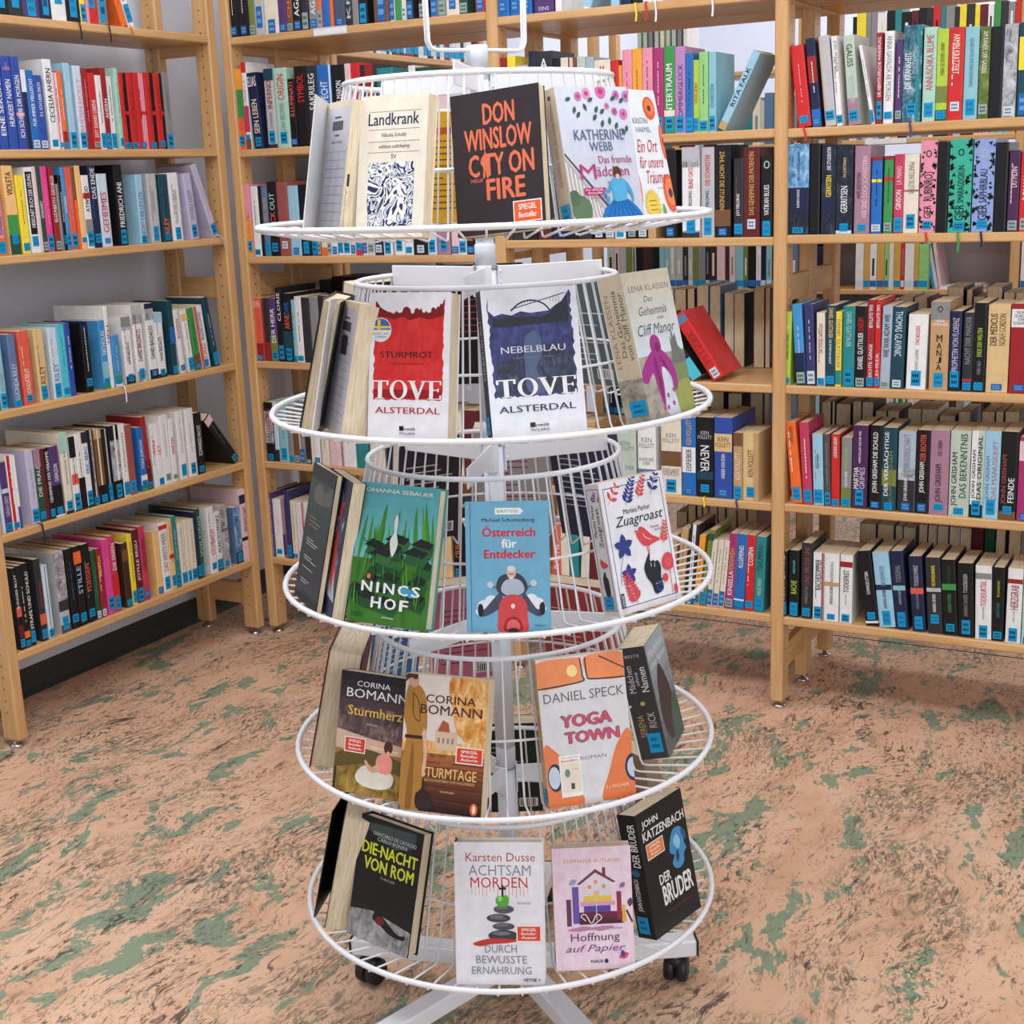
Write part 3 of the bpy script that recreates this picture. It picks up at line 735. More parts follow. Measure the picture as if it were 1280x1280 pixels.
# ------------------------------------------------------------------ mesh helpers
class MB:
    def __init__(s): s.v, s.f, s.mi, s.m = [], [], [], []
    def mat(s, m):
        if not isinstance(m, bpy.types.Material): m = col(m)
        if m not in s.m: s.m.append(m)
        return s.m.index(m)
    def add(s, vs, fs, m, M=None):
        o = len(s.v); s.v += [tuple(M @ Vector(p)) for p in vs] if M else [tuple(p) for p in vs]
        k = s.mat(m)
        for f in fs: s.f.append([o+i for i in f]); s.mi.append(k)
        return s
    def poly(s, pts, m, M=None): return s.add(pts, [list(range(len(pts)))], m, M)
    def box(s, a, b, m, M=None):
        (x0,y0,z0),(x1,y1,z1) = a, b
        v = [(x0,y0,z0),(x1,y0,z0),(x1,y1,z0),(x0,y1,z0),(x0,y0,z1),(x1,y0,z1),(x1,y1,z1),(x0,y1,z1)]
        return s.add(v, [(0,3,2,1),(4,5,6,7),(0,1,5,4),(1,2,6,5),(2,3,7,6),(3,0,4,7)], m, M)
    def cbox(s, a, b, m, c=.003, M=None):
        """box with its four long edges (and ends) chamfered"""
        lo, hi = Vector(a), Vector(b); c = min(c, *(.45*(hi[i]-lo[i]) for i in range(3)))
        vs, idx = [], {}
        for sx in (0,1):
            for sy in (0,1):
                for sz in (0,1):
                    for ax in range(3):
                        p = [(lo,hi)[(sx,sy,sz)[i]][i] for i in range(3)]
                        for i in range(3):
                            if i != ax: p[i] += c*(1-2*(sx,sy,sz)[i])
                        idx[(sx,sy,sz,ax)] = len(vs); vs.append(p)
        fs = []
        for ax in range(3):
            o1, o2 = [i for i in range(3) if i != ax]
            for sd in (0,1):
                q = []
                for a1, a2 in ((0,0),(1,0),(1,1),(0,1)):
                    k = [0,0,0]; k[ax] = sd; k[o1] = a1; k[o2] = a2; q.append(idx[(*k,ax)])
                if (sd == 0) == (ax != 1): q.reverse()
                fs.append(q)
        for ax in range(3):          # edge chamfers, edges running along ax
            o1, o2 = [i for i in range(3) if i != ax]
            for a1 in (0,1):
                for a2 in (0,1):
                    k0 = [0,0,0]; k0[o1] = a1; k0[o2] = a2; k1 = list(k0); k1[ax] = 1
                    q = [idx[(*k0,o1)], idx[(*k1,o1)], idx[(*k1,o2)], idx[(*k0,o2)]]
                    if (a1+a2+(ax == 1)) % 2 == 0: q.reverse()
                    fs.append(q)
        for sx in (0,1):
            for sy in (0,1):
                for sz in (0,1):
                    q = [idx[(sx,sy,sz,i)] for i in range(3)]
                    if (sx+sy+sz) % 2 == 0: q.reverse()
                    fs.append(q)
        return s.add(vs, fs, m, M)
    def tube(s, path, r, m, n=6, closed=False, M=None):
        P = [Vector(p) for p in path]; k = len(P); vs, fs = [], []
        prev = None
        for i, p in enumerate(P):
            a = P[(i-1) % k] if (closed or i > 0) else p; b = P[(i+1) % k] if (closed or i < k-1) else p
            t = (b-a).normalized()
            ref = prev if prev is not None else (Vector((0,0,1)) if abs(t.z) < .9 else Vector((1,0,0)))
            x = (ref - t*ref.dot(t)); x = x.normalized() if x.length > 1e-6 else t.orthogonal().normalized()
            y = t.cross(x); prev = x
            for j in range(n):
                th = 2*math.pi*j/n; vs.append(p + (x*math.cos(th)+y*math.sin(th))*r)
        for i in range(k if closed else k-1):
            for j in range(n):
                fs.append((i*n+j, i*n+(j+1) % n, ((i+1) % k)*n+(j+1) % n, ((i+1) % k)*n+j))
        if not closed: fs += [tuple(range(n))[::-1], tuple((k-1)*n+j for j in range(n))]
        return s.add(vs, fs, m, M)
    def lathe(s, prof, m, n=24, M=None):
        vs, fs = [], []
        for r, z in prof:
            for j in range(n): vs.append((r*math.cos(2*math.pi*j/n), r*math.sin(2*math.pi*j/n), z))
        for i in range(len(prof)-1):
            for j in range(n): fs.append((i*n+j, i*n+(j+1) % n, (i+1)*n+(j+1) % n, (i+1)*n+j))
        fs += [tuple(range(n))[::-1], tuple((len(prof)-1)*n+j for j in range(n))]
        return s.add(vs, fs, m, M)
    def build(s, name, parent=None, smooth=False):
        me = bpy.data.meshes.new(name); me.from_pydata(s.v, [], s.f)
        for m in s.m: me.materials.append(m)
        me.polygons.foreach_set('material_index', s.mi)
        if smooth: me.polygons.foreach_set('use_smooth', [True]*len(s.f))
        me.update()
        o = bpy.data.objects.new(name, me); COL.objects.link(o)
        if parent: o.parent = parent
        return o
def tag(o, label=None, cat=None, group=None, kind=None):
    for k, v in (('label',label),('category',cat),('group',group),('kind',kind)):
        if v: o[k] = v
    return o
def empty(name, loc=(0,0,0), rot=(0,0,0)):
    o = bpy.data.objects.new(name, None); COL.objects.link(o); o.location = loc; o.rotation_euler = rot
    o.empty_display_size = .05; return o
_T = {}
def glyphs(s, bold=0):
    """printed lettering as flat faces, ink box normalised to 0..1"""
    if (s, bold) not in _T:
        c = bpy.data.curves.new('lettering', 'FONT'); c.body = s; c.resolution_u = 2; c.fill_mode = 'FRONT'
        o = bpy.data.objects.new('lettering', c); COL.objects.link(o)
        me = bpy.data.meshes.new_from_object(o.evaluated_get(bpy.context.evaluated_depsgraph_get()))
        v = [(p.co.x, p.co.y, 0.) for p in me.vertices]; f = [tuple(p.vertices) for p in me.polygons]
        bpy.data.objects.remove(o); bpy.data.curves.remove(c); bpy.data.meshes.remove(me)
        if bold > .001 and v:      # heavier strokes: the letter laid over itself a hair apart
            k = len(v); sh = ((-bold,0),(bold,0),(0,bold*.6),(0,-bold*.6)) if bold > .015 else ((-bold,0),(bold,0))
            f = [tuple(i+k*j for i in q) for j in range(len(sh)) for q in f]; v = [(p[0]+dx, p[1]+dy, j*6e-6) for j, (dx, dy) in enumerate(sh) for p in v]
        if v:
            x0, x1 = min(p[0] for p in v), max(p[0] for p in v); y0, y1 = min(p[1] for p in v), max(p[1] for p in v)
            v = [((p[0]-x0)/max(x1-x0,1e-6), (p[1]-y0)/max(y1-y0,1e-6), p[2]) for p in v]
        _T[(s, bold)] = (v, f)
    return _T[(s, bold)]
UML = (('UE','UE'),)
# ------------------------------------------------------------------ room shell
def struct(name, mb): return tag(mb.build(name), kind='structure')
struct('floor', MB().box((-.31,-6,-.05), (7,4.3,0), FLOOR))
struct('wall_left', MB().box((-.41,-6,0), (-.31,4.3,3), WALL))
struct('wall_back', MB().box((-.41,4.3,0), (7,4.4,3), WALL))
struct('ceiling', MB().box((-.41,-6,3), (7,4.4,3.08), CEIL))
bb = MB(); prof = [(0,0),(.028,0),(.012,.012),(.006,.03),(.005,.075),(0,.078)]
for (y0, y1) in ((-6,4.3),):
    vs = [(-.31+a,y0,b) for a,b in prof]+[(-.31+a,y1,b) for a,b in prof]; k = len(prof)
    bb.add(vs, [(i,(i+1) % k,k+(i+1) % k,k+i) for i in range(k)], BASE)
struct('baseboard_left', bb)
struct('baseboard_back', MB().box((-.3,4.285,0), (7,4.3,.08), BASE))
struct('trim_1', MB().box((.4,.649,-.002), (4.5,.653,.0012), metal('seam_weld', (60,54,48), .6)))

# ------------------------------------------------------------------ bookcases
HOLES = [.10+.032*i for i in range(60)]
def post(mb, x0, x1, y0, y1, z0, z1, sides, hole_at):
    """upright with pin holes; sides = list of (axis, coordinate)"""
    mb.cbox((x0,y0,z0), (x1,y1,z1), WOODZ, .004)
    for ax, c, s in sides:
        for z in HOLES:
            if not z0 < z < z1: continue
            pts = []
            for j in range(6):
                a = math.pi*j/3; q = .0027
                pts.append((c+s*.0004, hole_at+q*math.cos(a), z+q*math.sin(a)) if ax == 'x' else (hole_at+q*math.cos(a), c+s*.0004, z+q*math.sin(a)))
            mb.poly(pts, HOLE)
def foot(parent, x, y):
    M = Matrix.Translation((x,y,0))
    MB().lathe([(.019,0),(.019,.004),(.012,.009),(.006,.012),(.006,.024)], CHROME, 16, M).build('levelling_foot', parent, True)
def upright(parent, axis, at, w, pa, rails, z1=2.05):
    """frame of posts at depths pa=[(d0,d1)...] joined by rails; axis 'B' -> thickness along x, depth +y ; 'L' -> thickness along y, depth -x"""
    u = MB()
    for d0, d1 in pa:
        if axis == 'B': post(u, at, at+w, d0, d1, .022, z1, (('x',at,-1),('x',at+w,1)), (d0+d1)/2)
        else: post(u, -d1, -d0, at, at+w, .022, z1, (('y',at,-1),('y',at+w,1)), -(d0+d1)/2)
    for a, b in zip(pa[:-1], pa[1:]):
        for r0, r1 in rails:
            if axis == 'B': u.cbox((at+.006,a[1]-.002,r0), (at+w-.006,b[0]+.002,r1), WOODY, .002)
            else: u.cbox((-b[0]-.002,at+.006,r0), (-a[1]+.002,at+w-.006,r1), WOODX, .002)
    o = u.build('upright', parent)
    for d0, d1 in pa:
        if axis == 'B': foot(o, at+w/2, (d0+d1)/2)
        else: foot(o, -(d0+d1)/2, at+w/2)
    return o
RAILS = [(.10,.17),(1.085,1.15),(1.80,1.87)]
LZ = [1.852,1.53,1.271,.888,.575,.256]
def wall_case(y0, y1, label, zs, near=True):
    t = tag(empty('wall_bookcase', (0,(y0+y1)/2,0)), label, 'bookcase')
    def rel(o): o.location = (0,-(y0+y1)/2,0)
    for y in (y0, y1-.034): rel(upright(t, 'L', y, .034, [(0,.058),(.198,.256)], RAILS, 2.2))
    for z in zs: rel(MB().cbox((-.25,y0+.034,z-.022), (-.001,y1-.034,z), WOODY, .003).build('shelf', t))
    return t
wall_case(-1.038, -.004, 'beech bookcase along the white wall with six shelves of novels', LZ)
wall_case(.575, 1.615, 'beech bookcase along the wall behind the long book row', [1.852,1.53,1.271,.888])
row = tag(empty('open_bookcase', (1.3,.25,0)), 'long open-backed beech bookcase holding rows of novels on both sides', 'bookcase')
def rrel(o): o.location = (-1.3,-.25,0)
PA = [(0,.058),(.215,.273),(.442,.5)]
for x in (.012,.909,1.702,2.50): rrel(upright(row, 'B', x, .034, PA, RAILS, 2.2))
BAYS = {'B1':(.046,.909,[1.845,1.525,1.21,.89,.573,.258]),'B2':(.943,1.702,[1.828,1.508,1.248,.878,.568,.264]),'B3':(1.736,2.50,[1.828,1.506,1.252,.878,.57,.262])}
for k, (x0, x1, zs) in BAYS.items():
    for z in zs:
        rrel(MB().cbox((x0,.001,z-.022), (x1,.247,z), WOODX, .003).build('shelf', row))
        if not (k == 'B3' and z < .5 and False): rrel(MB().cbox((x0,.253,z-.022), (x1,.499,z), WOODX, .003).build('shelf', row))
far = tag(empty('far_bookcase', (1.5,2.3,0)), 'beech bookcase across the aisle seen through the open shelves', 'bookcase')
def frel(o): o.location = (-1.5,-2.3,0)
CZ = [.36,.65,.925,1.215,1.505,1.795]
for x in (.17,1.02,1.92,2.80): frel(upright(far, 'B', x, .034, [(2.2,2.258),(2.42,2.478)], [(.10,.17),(1.1,1.16)], 2.0))
for a, b in ((.204,1.02),(1.054,1.92),(1.954,2.80)):
    for z in CZ: frel(MB().cbox((a,2.2,z-.02), (b,2.47,z), WOODX, .003).build('shelf', far))
frel(MB().box((.2,2.474,.3), (2.8,2.48,1.2), plaster('back_panel', (176,168,170))).build('back_panel', far))
# shelf label holders clipped on shelf fronts
def holder(x, z, w, label):
    mb = MB().box((x,-.004,z-.021), (x+w,.0005,z+.001), metal('label_plastic', (206,206,208), .4)).box((x+.002,-.0046,z-.018), (x+w-.002,-.004,z-.003), 'white')
    tag(mb.build('shelf_label'), label, 'label holder')
holder(.352, 1.845, .115, 'grey plastic label holder on the top shelf edge of the corner bay')
tag(MB().box((1.36,2.195,1.486), (1.52,2.2,1.506), 'white').build('shelf_label'), 'white label strip on a shelf edge of the far bookcase', 'label holder')

# ------------------------------------------------------------------ shelved books
def cover_shell(mb, t, h, d, c, m, bulge=.0015):
    P = [(0,d),(0,bulge),(.14*t,0),(.86*t,0),(t,bulge),(t,d)]
    Q = [(c,d),(c,c+bulge),(.14*t+c*.2,c),(.86*t-c*.2,c),(t-c,c+bulge),(t-c,d)]
    k = len(P); vs = [(x,y,0) for x,y in P]+[(x,y,h) for x,y in P]+[(x,y,0) for x,y in Q]+[(x,y,h) for x,y in Q]
    fs = []
    for i in range(k-1):
        fs += [(i,i+1,k+i+1,k+i),(2*k+i+1,2*k+i,3*k+i,3*k+i+1),(k+i,k+i+1,3*k+i+1,3*k+i),(i+1,i,2*k+i,2*k+i+1)]
    fs += [(0,k,3*k,2*k),(k-1,3*k-1,4*k-1,2*k+k+k-1) if False else (2*k-1,k-1,3*k-1,4*k-1)]
    mb.add(vs, fs, m)
def spine_text(mb, s, mode, x0, x1, z0, z1, c, y, bold=.012):
    v, f = glyphs(s.replace('_',' '), bold)
    if mode == 'T': pts = [(x1-(x1-x0)*b, y-e, z0+(z1-z0)*a) for a, b, e in v]
    elif mode == 'D': pts = [(x0+(x1-x0)*b, y-e, z1-(z1-z0)*a) for a, b, e in v]
    else: pts = [(x0+(x1-x0)*a, y-e, z0+(z1-z0)*b) for a, b, e in v]
    mb.add(pts, f, c)
ALLNAMES = {}
def shelf_book(t, h, colour, ex, rnd, name):
    hard = 'h' in ex; d = (.148 if hard else .132)+rnd.random()*.012; stick = None; ribbon = None; off = 0.; c = .0024 if hard else .0011
    mb = MB(); texts = []; marks = []; layers = []
    for e in ex:
        if e == 'h': continue
        k, r = e[0], e[1:]
        if k == 'd': d = float(r)
        elif k == 'O': off = float(r)
        elif k == 'R': ribbon = r.split(':')
        elif k == 'S': stick = None if r == 'n' else (r[0], *map(float, r[1:].split(':')))
        elif k == 'V' and r == 'floral': layers.append(('F',))
        elif k == 'V': a, b, q = r.split(':'); layers.append(('V',float(a),float(b),q))
        elif k == 'B': a, b, q = r.split(':'); layers.append(('B',float(a),float(b),q))
        elif k == 'M': marks.append(r)
        elif k in 'TDH' and ':' in r: q, a, b, s = r.split(':'); texts.append((k,q,float(a),float(b),s))
    root = empty(name)
    cover_shell(mb, t, h, d, c, colour)
    y = -.0002
    for L in layers:
        if L[0] == 'V': mb.box((max(.0004,L[1]*t),y,.0004), (min(t-.0004,L[2]*t),y+.0006,h-.0004), L[3])
        elif L[0] == 'B':
            a, b = min(L[1],L[2]), max(L[1],L[2]); mb.box((.0004,y-.0001,max(a*h,.0004)), (t-.0004,y+.0011,min(b*h,h-.0004)), L[3])
        else:
            for i in range(46):
                side = rnd.choice((-1,1)); xx = t/2+side*t*(.28+.2*rnd.random()); zz = h*(.02+.96*rnd.random()); q = t*(.05+.06*rnd.random()); a = rnd.random()*6.3
                mb.poly([(min(t-.0006,max(.0006,xx+q*math.cos(a+w_)*(1.5 if j % 2 else .7))),y-.0002,zz+q*math.sin(a+w_)*(1.5 if j % 2 else .7)) for j, w_ in enumerate([i_*math.pi/3 for i_ in range(6)])], 'black')
        y -= .00012
    up = [x for x in texts if x[0] in 'TD']
    for i, (k, q, a, b, s) in enumerate(texts):
        if k == 'H':
            lh = min((b-a)*h, t*.8*1.1) if len(s) > 1 else (b-a)*h
            wd = min(t*.84, len(s)*lh*.75) if len(s) > 1 else min(t*.6, lh*.8)
            words = s.split('_') if len(s) > 1 else [s]; n = len(words)
            if n > 1:
                for j, wv in enumerate(words):
                    lh2 = min((b-a)*h/n*.8, t*.34); ww = min(t*.84, len(wv)*lh2*.8); z1 = b*h-(b-a)*h*j/n
                    spine_text(mb, wv, 'H', t/2-ww/2, t/2+ww/2, z1-lh2, z1, q, y-.0003, .008)
            else: spine_text(mb, s, 'H', t/2-wd/2, t/2+wd/2, a*h, b*h if len(s) == 1 else a*h+lh, q, y-.0003)
            continue
        mates = [j for j, z in enumerate(texts) if z[0] in 'TD' and z[2] < b-.02 and a < z[3]-.02]
        ln = (b-a)*h; wmax = min(ln/len(s)*2.3, .024)
        if len(mates) > 1:
            n = len(mates); p = mates.index(i); s0, s1 = .1+.8*p/n, .1+.8*(p+1)/n-.06
        else: s0, s1 = .22, .78
        xm = (s0+s1)/2*t; ww = min((s1-s0)*t, wmax)
        spine_text(mb, s, k, xm-ww/2, xm+ww/2, a*h, b*h, q, y-.0003)
    for i, q in enumerate(marks):         # print too small to read: short strokes
        xs = t*(.5 if not up else (.28 if len(up) == 1 else .85)); ww = min(.0022, t*.16)
        z = h*(.30+.1*rnd.random())
        while z < h*(.72+.2*rnd.random()):
            g = .004+.006*rnd.random(); mb.poly([(xs-ww/2,y-.0003,z),(xs+ww/2,y-.0003,z),(xs+ww/2,y-.0003,z+g),(xs-ww/2,y-.0003,z+g)], q); z += g+.0016+(.006 if rnd.random() < .2 else 0)
    mb.build('cover', root)
    ins = .003 if hard else .0008
    MB().box((c,c+.002,ins), (t-c,d-ins,h-ins), PAGES).build('page_block', root)
    if stick:
        kind, a, b = stick; a, b = a*h, b*h
        wd = t*.84 if t < .026 else max(.02, t*.5); x0 = (t-wd)/2; yy = y-.0007
        st = MB().box((x0,yy,a), (x0+wd,y-.0002,b), {'b':(0,150,206),'d':(24,104,178),'w':(206,222,232),'g':(150,172,170)}[kind])
        if b-a > .012:
            mk = {'b':(10,110,160) if rnd.random() < .55 else (14,26,48),'d':(120,170,220),'w':(60,80,96),'g':(44,64,64)}[kind]
            for r_ in range(2):
                z0 = a+(b-a)*(.58-.36*r_); n = 3+r_*2; 
                for j in range(n):
                    q = wd*.7/n; xx = x0+wd*.15+q*j
                    st.poly([(xx,yy-.0001,z0),(xx+q*.7,yy-.0001,z0),(xx+q*.7,yy-.0001,z0+(b-a)*.2),(xx,yy-.0001,z0+(b-a)*.2)], mk)
        st.build('library_label', root)
    if ribbon:
        q, ln = ribbon[0], float(ribbon[1]); x = t*.5; rb = MB()
        P = [(x,.02,.0012),(x,-.010,.0012),(x+.001,-.0155,.0002),(x+.002,-.0165,-.006),(x+.0045,-.0165,-.012-ln*.5),(x+.003,-.017,-.014-ln)]
        for i in range(len(P)-1):
            a, b = P[i], P[i+1]; hw = .0024
            rb.add([(a[0]-hw,a[1],a[2]),(a[0]+hw,a[1],a[2]),(b[0]+hw,b[1],b[2]),(b[0]-hw,b[1],b[2]),(a[0]-hw,a[1]+.0005,a[2]+.0004),(a[0]+hw,a[1]+.0005,a[2]+.0004),(b[0]+hw,b[1]+.0005,b[2]+.0004),(b[0]-hw,b[1]+.0005,b[2]+.0004)],
                   [(0,1,2,3),(7,6,5,4),(0,3,7,4),(1,5,6,2)], q)
        rb.build('bookmark_ribbon', root)
    return root, off
CNAME = {'dkred':'dark red','dkgreen':'dark green','dkgrey':'dark grey','dkbrown':'dark brown','darkteal':'dark teal','ltblue':'light blue','ltsteel':'pale grey-blue','ltgreen':'light green','dkpink':'deep pink','paleblue':'pale blue','dustred':'dusty red','hotpink':'hot pink','royal':'royal blue','navy':'navy','sky':'sky blue','steel':'steel blue','sand':'sandy yellow','jade':'jade green','aqua':'pale aqua','sage':'pale sage','rose':'pale rose','slate':'slate grey','amber':'amber'}
cn = lambda c: CNAME.get(c, c)
WHERE = {'L1':'first wall shelf','L2':'second wall shelf','L3':'third wall shelf','L4':'fourth wall shelf','L5':'fifth wall shelf','L6':'lowest wall shelf'}
for a_, b_ in (('B1','corner bay'),('B2','middle bay'),('B3','end bay')):
    for q_, r_ in zip('abcdef', ('top','second','third','fourth','fifth','lowest')): WHERE[a_+q_] = r_+' '+b_+' shelf'
ORD = ['first','second','third','fourth','fifth','sixth','seventh','eighth','ninth','tenth','eleventh','twelfth','13th','14th','15th','16th','17th','18th','19th','20th','21st','22nd','23rd','24th','25th','26th','27th','28th','29th','30th','31st','32nd','33rd','34th','35th','36th','37th','38th','39th','40th','41st','42nd','43rd','44th','45th']
def lettering(ex):
    for e in ex:
        if e[0] in 'TDH' and ':' in e:
            s = e.split(':')[-1]
            if len(s) > 4 and e[0] in 'TD' and not any(a_ in s for a_ in AUTHORS): return e.split(':')[0][1:], s.replace('_',' ')
    return None
AUTHORS = 'AHERN ALLENDE FRIEDRICH BALDACCI RILEY LUCINDA GRISHAM GRUBER GERRITSEN FIELDING FOLLETT GLATTAUER GEORGE GRIMES MARTHA BROWN GAVALDA FALK KINSELLA GORDON GEIGER CUENI SUTER GIER GMEYNER GLAVINIC HALD NICHOLAS ATWOOD BAMBAREN STANISIC GESTHUYSEN BERG JORDAN HELLER MARTIN ESCHBACH BEDEL BEGU GABALDON CHRISTIE AGATHA FITZEK DAHL ARNE FRIED COSIMA GREEN BUTTLER TALKER SCHWARZ GINSON SARAH KRATZERT WAHNER MARON CLAIRE ELIAS JURY'.split()
SEEN = {}
for key, (z, txt) in SHELVED.items():
    rows = [ln.split() for ln in txt.strip().splitlines()]
    rnd = random.Random(key); side = 'L' if key[0] == 'L' else 'B'
    for i, rw in enumerate(rows):
        u, t, h, colour = float(rw[0]), float(rw[1]), float(rw[2]), rw[3]; ex = rw[4:]
        lean = 0.
        for e in list(ex):
            if e[0] == 'L' and e[1:].lstrip('-').replace('.','').isdigit(): lean = R(float(e[1:])); ex.remove(e)
        hard = 'h' in ex
        nm = 'hardcover_book' if hard or (t > .03 and h > .2) else 'paperback'
        root, off = shelf_book(t*.985, h, colour, ex, rnd, nm)
        du = u + (t-t*math.cos(lean) if lean > 0 else 0); dz = z+.0004+(t*math.sin(lean) if lean > 0 else 0)
        if side == 'B': root.location = (du, .012+off, dz); root.rotation_euler = (0, lean, 0)
        else: root.location = (-.012-off, du, dz); root.rotation_euler = (0, lean, R(90))
        kind = 'hardcover' if nm[0] == 'h' else 'paperback'
        size = 'slim ' if t < .013 else ('thick ' if t > .036 else '')
        tl = lettering(ex); tilt = 'leaning ' if abs(lean) > .12 else ''
        near = f'{ORD[i]} book from the '+('near end' if side == 'L' else {'B1':'corner','B2':'centre post','B3':'near-side post'}[key[:2]])
        pv = cn(rows[i-1][3]) if i else None; nx = cn(rows[i+1][3]) if i < len(rows)-1 else None
        desc = f'{tilt}{size}{cn(colour)} {kind}'
        opts = []
        if tl: opts.append(f'{desc} with {cn(tl[0])} lettering {" ".join(tl[1].split()[:2])}, {WHERE[key]}')
        if pv and nx: opts.append(f'{desc} between {pv} and {nx} books, {WHERE[key]}')
        elif nx: opts.append(f'{desc} beside the post, first on the {WHERE[key]}')
        elif pv: opts.append(f'{desc} past a {pv} book, last on the {WHERE[key]}')
        opts.append(f'{desc}, {ORD[i]} book along the {WHERE[key]}')
        for lab in opts:
            if lab not in SEEN and len(lab.split()) <= 16: break
        SEEN[lab] = 1
        tag(root, lab, 'book', f'novels on the {WHERE[key]}')
# rear half of the open bookcase: fore-edges face this way
for key, (z, txt) in REVERSED.items():
    rnd = random.Random(key+'r')
    for i, ln in enumerate(txt.strip().splitlines()):
        u, t, h, c = ln.split(); u, t, h = float(u), float(t)*.98, float(h)
        cc = c if c != '-' else rnd.choice(['black','white','navy','maroon','cream','charcoal','teal','steel'])
        root = empty('reversed_book', (u+t,.29+.145,z+.0004), (0,0,R(180)))
        mb = MB(); cover_shell(mb, t, h, .145, .0011, cc); mb.build('cover', root)
        MB().box((.0011,.003,.0008), (t-.0011,.1435,h-.0008), PAGES if c in '-tan' else c).build('page_block', root)
        edge = f'{cn(cc)} covers' if c in ('-',) else f'{cn(cc)} edge'
        th = 'thick ' if t > .034 else ('slim ' if t < .02 else '')
        tag(root, f'{th}book turned fore-edge out with {edge}, {ORD[i]} behind the {WHERE[key]}', 'book', f'turned-away books behind the {WHERE[key]}')
# books across the aisle and on the further wall case: uncountable at this size
rnd = random.Random(11); mb = MB()
def far_books(x0, x1, z, y, pal, hmin=.17, hmax=.205, gap=.0, axis='B'):
    x = x0
    while x < x1:
        t = .014+.022*rnd.random(); h = hmin+(hmax-hmin)*rnd.random(); c = rnd.choice(pal)
        if rnd.random() > gap:
            if axis == 'B':
                mb.box((x,y,z), (x+t,y+.13,z+h), c)
                if rnd.random() < .6: mb.box((x+t*.35,y-.0006,z+h*.3), (x+t*.65,y,z+h*(.6+.3*rnd.random())), rnd.choice(['white','cream','black','grey']))
                mb.box((x+.001,y-.0008,z+.01), (x+t-.001,y,z+.035), rnd.choice([(0,150,206),(206,222,232),'blue']))
            else:
                mb.box((y-.13,x,z), (y,x+t,z+h), c); mb.box((y,x+.001,z+.01), (y+.0008,x+t-.001,z+.05), rnd.choice([(0,160,214),(0,150,206),'paleblue']))
        x += t+.0015
MIX = ['black','white','cream','charcoal','red','navy','grey','teal','green','maroon','amber','ltblue','sage','dkbrown','aqua','steel','rose']
for z in (.36,.65): far_books(.21, 2.78, z, 2.212, MIX)
far_books(.24, 1.0, .925, 2.212, ['aqua','black','rose','charcoal','grey','silver','sage','navy','olive','white','dkbrown'])
far_books(1.06, 1.2, .925, 2.212, ['steel','navy','white','dkred','black']); far_books(1.33, 1.60, .925, 2.212, ['red','cream','gold','white','dkred','ltgreen','green'])
far_books(1.96, 2.3, .925, 2.212, ['white','charcoal','paleblue','magenta','black','dkbrown','amber','white'])
far_books(1.06, 1.91, 1.215, 2.212, MIX); far_books(1.96, 2.7, 1.215, 2.212, MIX); far_books(.24, 1.0, 1.215, 2.212, MIX)
far_books(.24, 1.0, 1.505, 2.212, MIX, gap=.1); far_books(1.06, 1.91, 1.505, 2.212, MIX); far_books(1.96, 2.7, 1.505, 2.212, MIX)
far_books(1.3, 1.91, 1.795, 2.212, ['black','yellow','white','green','teal','maroon','charcoal','grey','red']); far_books(1.96, 2.7, 1.795, 2.212, ['teal','black','yellow','magenta','red','sky','peach','silver','green','cream','navy'])
far_books(.62, 1.58, 1.852, -.012, ['white','paleblue','black','white','navy','charcoal','white','dkred'], axis='L')
for z in (1.53,1.271,.888): far_books(.62, 1.58, z, -.012, MIX, axis='L')
for a, c_, dx in ((0,'sky',0),(.012,'paleblue',.0),(.026,'rose',.006)):
    mb.poly([(1.625+a,2.25,.926),(1.637+a,2.25,.926),(1.600+a+dx,2.25,1.11),(1.588+a+dx,2.25,1.11)], c_)
    mb.add([(1.625+a,2.25,.926),(1.637+a,2.25,.926),(1.600+a+dx,2.25,1.11),(1.588+a+dx,2.25,1.11),(1.625+a,2.40,.926),(1.637+a,2.40,.926),(1.600+a+dx,2.40,1.11),(1.588+a+dx,2.40,1.11)], [(0,4,5,1),(1,5,6,2),(2,6,7,3),(3,7,4,0),(4,7,6,5)], c_)
mb.box((1.66,2.22,.9255), (1.82,2.40,.935), 'white'); mb.box((1.70,2.23,.935), (1.81,2.39,.942), 'rose')
for i in range(9): mb.box((.36+.026*i,2.3,1.795), (.376+.026*i,2.44,2.02), rnd.choice(['cream','silver','white','grey','sage','mauve']))
tag(mb.build('far_books'), 'distant books on the far bookcase glimpsed through the open shelves', 'books', kind='stuff')
